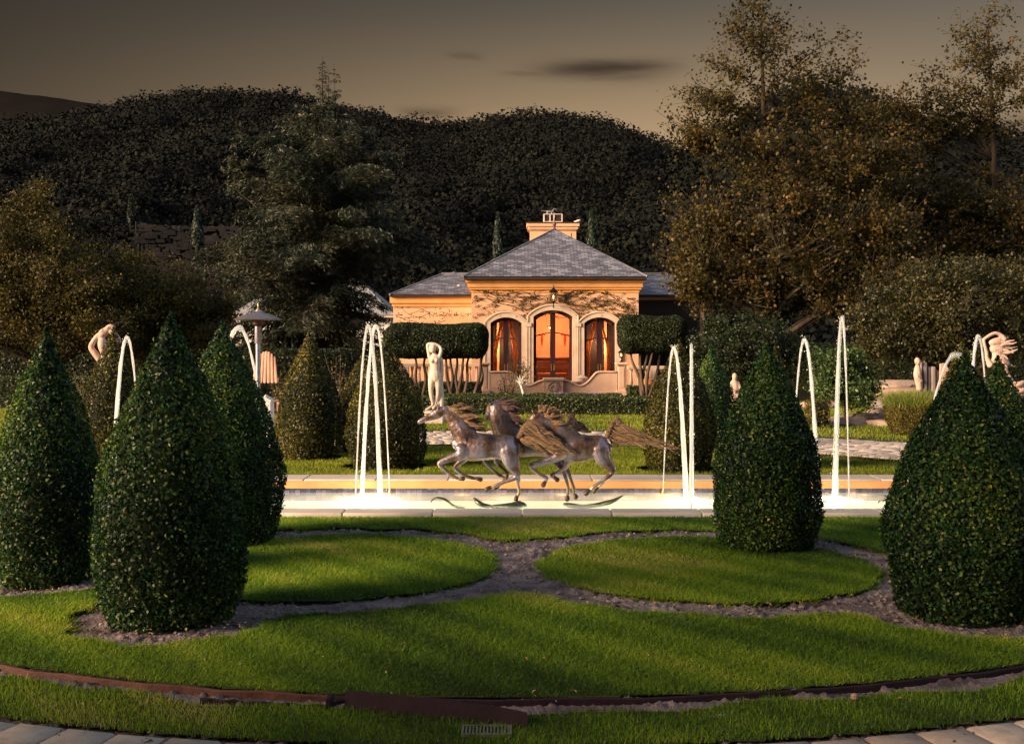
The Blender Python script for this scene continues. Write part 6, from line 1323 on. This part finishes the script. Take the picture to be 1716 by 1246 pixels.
# rocks and bowl planter at right
def rock(label, px, py, Y, wpx, hpx, d, m, seed, group='rocks of the dry waterfall'):
    bm = bmesh.new(); bmesh.ops.create_icosphere(bm, subdivisions=3, radius=1.0); rr = random.Random(seed); pl = [(Vector((rr.uniform(-1, 1), rr.uniform(-1, 1), rr.uniform(-.6, 1))).normalized(), rr.uniform(.5, .85)) for _ in range(14)]
    for v in bm.verts:
        for n_, h in pl:
            k = v.co.dot(n_)
            if k > h: v.co -= n_*(k-h)*.92
        v.co.z = max(min(v.co.z, .62), -.6); v.co += Vector([rr.uniform(-.025, .025) for _ in range(3)])
    c = P(px, py, Y); s = Y/F
    for v in bm.verts: v.co = Vector((v.co.x*wpx*s/1.7, v.co.y*d, v.co.z*hpx*s/1.22))
    me = bpy.data.meshes.new('boulder'); bm.to_mesh(me); bm.free(); o = mesh_obj('boulder', me, m); o.location = c; tag(o, label, 'rock', group)
    me.polygons.foreach_set('use_smooth', [True]*len(me.polygons)); me.set_sharp_from_angle(angle=math.radians(25))
R_ = [
 (1425, 708, 27.3, 72, 18, .5, 'rock', 'flat tan flagstone block at the lawn edge between the two water streams'),
 (1482, 711, 27.2, 56, 16, .5, 'rock', 'flat tan flagstone block at the lawn edge touching the bowl planter'),
 (1445, 700, 28.2, 120, 18, .6, 'grayrock', 'wide grey slab lying on the front flagstones'),
 (1472, 692, 29, 45, 18, .6, 'rock', 'rounded pink rock left of the bowl planter'),
 (1478, 678, 29.8, 40, 24, .6, 'grayrock', 'grey upright boulder behind the bowl planter'),
 (1510, 660, 31, 120, 22, .8, 'rock', 'long reddish ledge rock behind the bowl planter'),
 (1505, 645, 32, 75, 16, .8, 'rock', 'pale pink flat ledge on top of the rock pile'),
 (1375, 676, 30, 60, 14, .5, 'rock', 'orange flat stone behind the small brown hedge cube'),
 (1365, 697, 27.5, 30, 14, .4, 'rock', 'pale stone left of the brown hedge cube'),
 (1385, 712, 27, 50, 6, .3, 'rock', 'thin flat stone at the edge of the lawn, leftmost of the rocks'),
 (1560, 668, 31.5, 70, 40, .8, 'grayrock', 'big grey rock under the carved stone pillar')]
for i, r in enumerate(R_): rock(r[7], r[0], r[1], r[2], r[3], r[4], r[5], M[r[6]], 40+i)
def bowl():
    Y = 24.5; s = Y/F; x = X_(1530, Y); zb = max(Z_(724, Y), 0); zt = Z_(681, Y); e = empty('clipped_bowl', (x, Y, 0)); tag(e, 'bowl-shaped clipped brown hedge planter filled with spiky yellow-green grass', 'planter')
    pr = np.array([(0, 34), (.2, 38), (.5, 43), (.8, 46), (1, 47)]); n = 9000; t = rng.random(n); a = rng.random(n)*6.283; r = np.interp(t, pr[:, 0], pr[:, 1])*s*(1+.02*np.sin(a*7)); pos = np.stack([x+r*np.cos(a), Y+r*np.sin(a), zb+t*(zt-zb)], 1); nr = np.stack([np.cos(a), np.sin(a), -.2+0*a], 1)
    V, Fq, R = leaf_arrays(pos, nr, .05, .7, .6); o = mesh_obj('hedge_bowl', np_mesh('hedge_bowl', V, Fq, R), M['oak'], e)
    mb = MB(); mb.lathe((x, Y, zb), [(32*s, 0), (41*s, (zt-zb)*.5), (45*s, zt-zb-.02)], 24); mb.build('bowl_core', M['core'], e)
    n = 2600; a = rng.random(n)*6.283; r = np.sqrt(rng.random(n))*44*s; x_ = x+r*np.cos(a); y_ = Y+r*np.sin(a); h = .26*(1-.5*(r/(44*s)))+.08
    V, Fq, R, _ = blades(x_, y_, .32, .02, zt-.02, .6); mesh_obj('spiky_grass', np_mesh('spiky_grass', V, Fq, R), M['fern'], e)
bowl()

# ------------------------------------------------------------------ hills
def ridge(pts, Yr):
    xs = np.array([(p[0]-CX)/F*Yr for p in pts]); zs = np.array([CH+(HY-p[1])/F*Yr for p in pts]); return xs, zs
def fbm(x, y, s, o=4, seed=0):
    r = np.random.default_rng(seed); v = np.zeros_like(x); a = 1
    for k in range(o):
        for _ in range(3):
            th = r.random()*6.28; f = (2**k)/s*r.uniform(.7, 1.3); v += a*np.sin((x*np.cos(th)+y*np.sin(th))*f*6.28+r.random()*6.28)/3
        a *= .5
    return v
H1 = ridge([(-900,230),(-300,205),(0,222),(150,205),(225,187),(330,166),(430,170),(500,177),(600,195),(700,219),(760,227),(830,213),(930,200),(1000,214),(1060,239),(1150,275),(1250,300),(1400,330),(2000,350),(2800,360)], 380)
H2 = ridge([(600,560),(900,520),(1040,420),(1110,320),(1200,235),(1300,178),(1370,160),(1450,190),(1540,230),(1640,248),(1800,262),(2100,300),(2600,330)], 260)
H3 = ridge([(-1200,90),(-400,120),(0,151),(100,163),(225,181),(400,215),(600,300),(900,420)], 800)
def hill_z(x, y, Hh, y0, Yr, amp, seed):
    t = (y-y0)/(Yr-y0); S = np.where(t < 1, np.clip(t, 0, 1)**1.25, np.clip(1-(t-1)*1.5, 0, 1)); zr = np.interp(x, *Hh)
    return zr*S+amp*fbm(x, y, 60, 4, seed)*np.clip(t*3, 0, 1)*(np.clip(1-t, .12, 1)) - 2*(t < .02)
def hill(name, Hh, x0, x1, y0, Yr, y1, amp, seed, nx=160, ny=90, m='earth'):
    X, Y = np.meshgrid(np.linspace(x0, x1, nx), np.linspace(y0, y1, ny)); Z = hill_z(X, Y, Hh, y0, Yr, amp, seed); V = np.stack([X.ravel(), Y.ravel(), Z.ravel()], 1)
    i = np.arange(ny-1)[:, None]*nx+np.arange(nx-1)[None, :]; Fq = np.stack([i, i+1, i+nx+1, i+nx], -1).reshape(-1, 4)
    o = mesh_obj(name, np_mesh(name, V, Fq), M[m], smooth=True); tag(o, kind='structure')
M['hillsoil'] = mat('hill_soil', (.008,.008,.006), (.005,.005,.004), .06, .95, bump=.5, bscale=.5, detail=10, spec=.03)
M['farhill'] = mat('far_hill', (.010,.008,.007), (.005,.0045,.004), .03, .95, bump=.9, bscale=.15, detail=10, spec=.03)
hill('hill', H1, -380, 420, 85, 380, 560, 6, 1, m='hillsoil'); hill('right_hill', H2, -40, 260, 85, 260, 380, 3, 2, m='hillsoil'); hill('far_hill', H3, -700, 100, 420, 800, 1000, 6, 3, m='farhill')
def scrub(name, label, Hh, y0, Yr, amp, seed, n, x0f, x1f, smin_=1.4, smax=8.5, qn=170):
    rr = np.random.default_rng(seed); y = y0+6+(Yr+8-y0-6)*rr.random(n)**.8; x = y*(x0f+(x1f-x0f)*rr.random(n)); z = hill_z(x, y, Hh, y0, Yr, amp, {H1[0][0]: 1}.get(Hh[0][0], 2)); s = (smin_+(smax-smin_)*rr.random(n)**2.2)*(.35+.75*y/Yr)
    # dense fringe along the ridge
    m = n//6; xf = Yr*(x0f+(x1f-x0f)*(np.round(rr.random(m)*90)/90+rr.normal(0, .006, m))); yf = Yr+rr.uniform(-6, 3, m); x = np.append(x, xf); y = np.append(y, yf); z = np.append(z, hill_z(xf, yf, Hh, y0, Yr, amp, {H1[0][0]: 1}.get(Hh[0][0], 2))); s = np.append(s, rr.uniform(.8, 4.0, m)**1.0)
    N_ = len(x); d = rr.normal(0, 1, (N_, qn, 3)); d /= np.linalg.norm(d, axis=2)[..., None]; d[..., 2] = np.abs(d[..., 2]); rad = (.65+.4*rr.random((N_, qn)))[..., None]
    pos = np.stack([x, y, z-.1*s], 1)[:, None, :]+d*rad*s[:, None, None]*np.array([1, 1, .8]); ls = np.repeat(s*.085+.28, qn)
    V, Fq, R = leaf_arrays(pos.reshape(-1, 3), d.reshape(-1, 3), 1.0, .9, .5, .15)
    c = V.reshape(-1, 4, 3); cen = pos.reshape(-1, 1, 3); V = (cen+(c-cen)*ls[:, None, None]).reshape(-1, 3)
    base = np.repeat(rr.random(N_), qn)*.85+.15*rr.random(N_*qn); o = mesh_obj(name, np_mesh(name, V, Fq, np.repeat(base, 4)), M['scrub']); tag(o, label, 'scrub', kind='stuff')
scrub('hillside_scrub', 'dense dark chaparral covering the central hill', H1, 85, 380, 6, 51, 6200, -.52, .26)
scrub('hillside_scrub', 'dark brush covering the hill behind the sycamores', H2, 85, 260, 3, 52, 1800, .10, .52)
# stone terrace wall on the slope at left
def hillwall():
    Y = 118.0; a, b = X_(226, Y), X_(452, Y); n = 70; m = 9; vs = []; fs = []; rr = random.Random(6)
    for j in range(m):
        for i in range(n):
            t = i/(n-1); px = 226+226*t; top = 371+8*min(t*5, 1)+rr.uniform(-.4, .4); bot = 520; py = top+(bot-top)*j/(m-1); v = P(px, py, Y-(j/(m-1))*10); vs.append((v.x, v.y+rr.uniform(-.25, .25), v.z+rr.uniform(-.08, .08)))
    for j in range(m-1):
        for i in range(n-1): fs.append((j*n+i, j*n+i+1, (j+1)*n+i+1, (j+1)*n+i))
    # back face for thickness
    k = len(vs); vs += [(vs[i][0], vs[i][1]+1.2, vs[i][2]) for i in range(n)] + [(vs[i][0], vs[i][1]+1.2, vs[i][2]-12) for i in range(n)]
    for i in range(n-1): fs.append((i, k+i, k+i+1, i+1)); fs.append((k+i, k+n+i, k+n+i+1, k+i+1))
    mb = MB(); mb.add(vs, fs)
    for i in range(480):
        t = rr.random(); px = 230+218*t; py = rr.uniform(382, 512); f = (py-375)/145; v = P(px, py, Y-f*10); w = rr.uniform(.3, .9); mb.box(v.x-w, v.x+w, v.y-.25, v.y+.4, v.z, v.z+rr.uniform(.15, .35), .05)
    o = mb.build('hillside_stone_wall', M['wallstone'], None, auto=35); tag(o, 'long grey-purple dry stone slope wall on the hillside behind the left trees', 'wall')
hillwall()
# make sure every child's transform keeps world coordinates
bpy.context.view_layer.update()
print('objects', len(bpy.data.objects), 'polys', sum(len(o.data.polygons) for o in bpy.data.objects if o.type == 'MESH'))
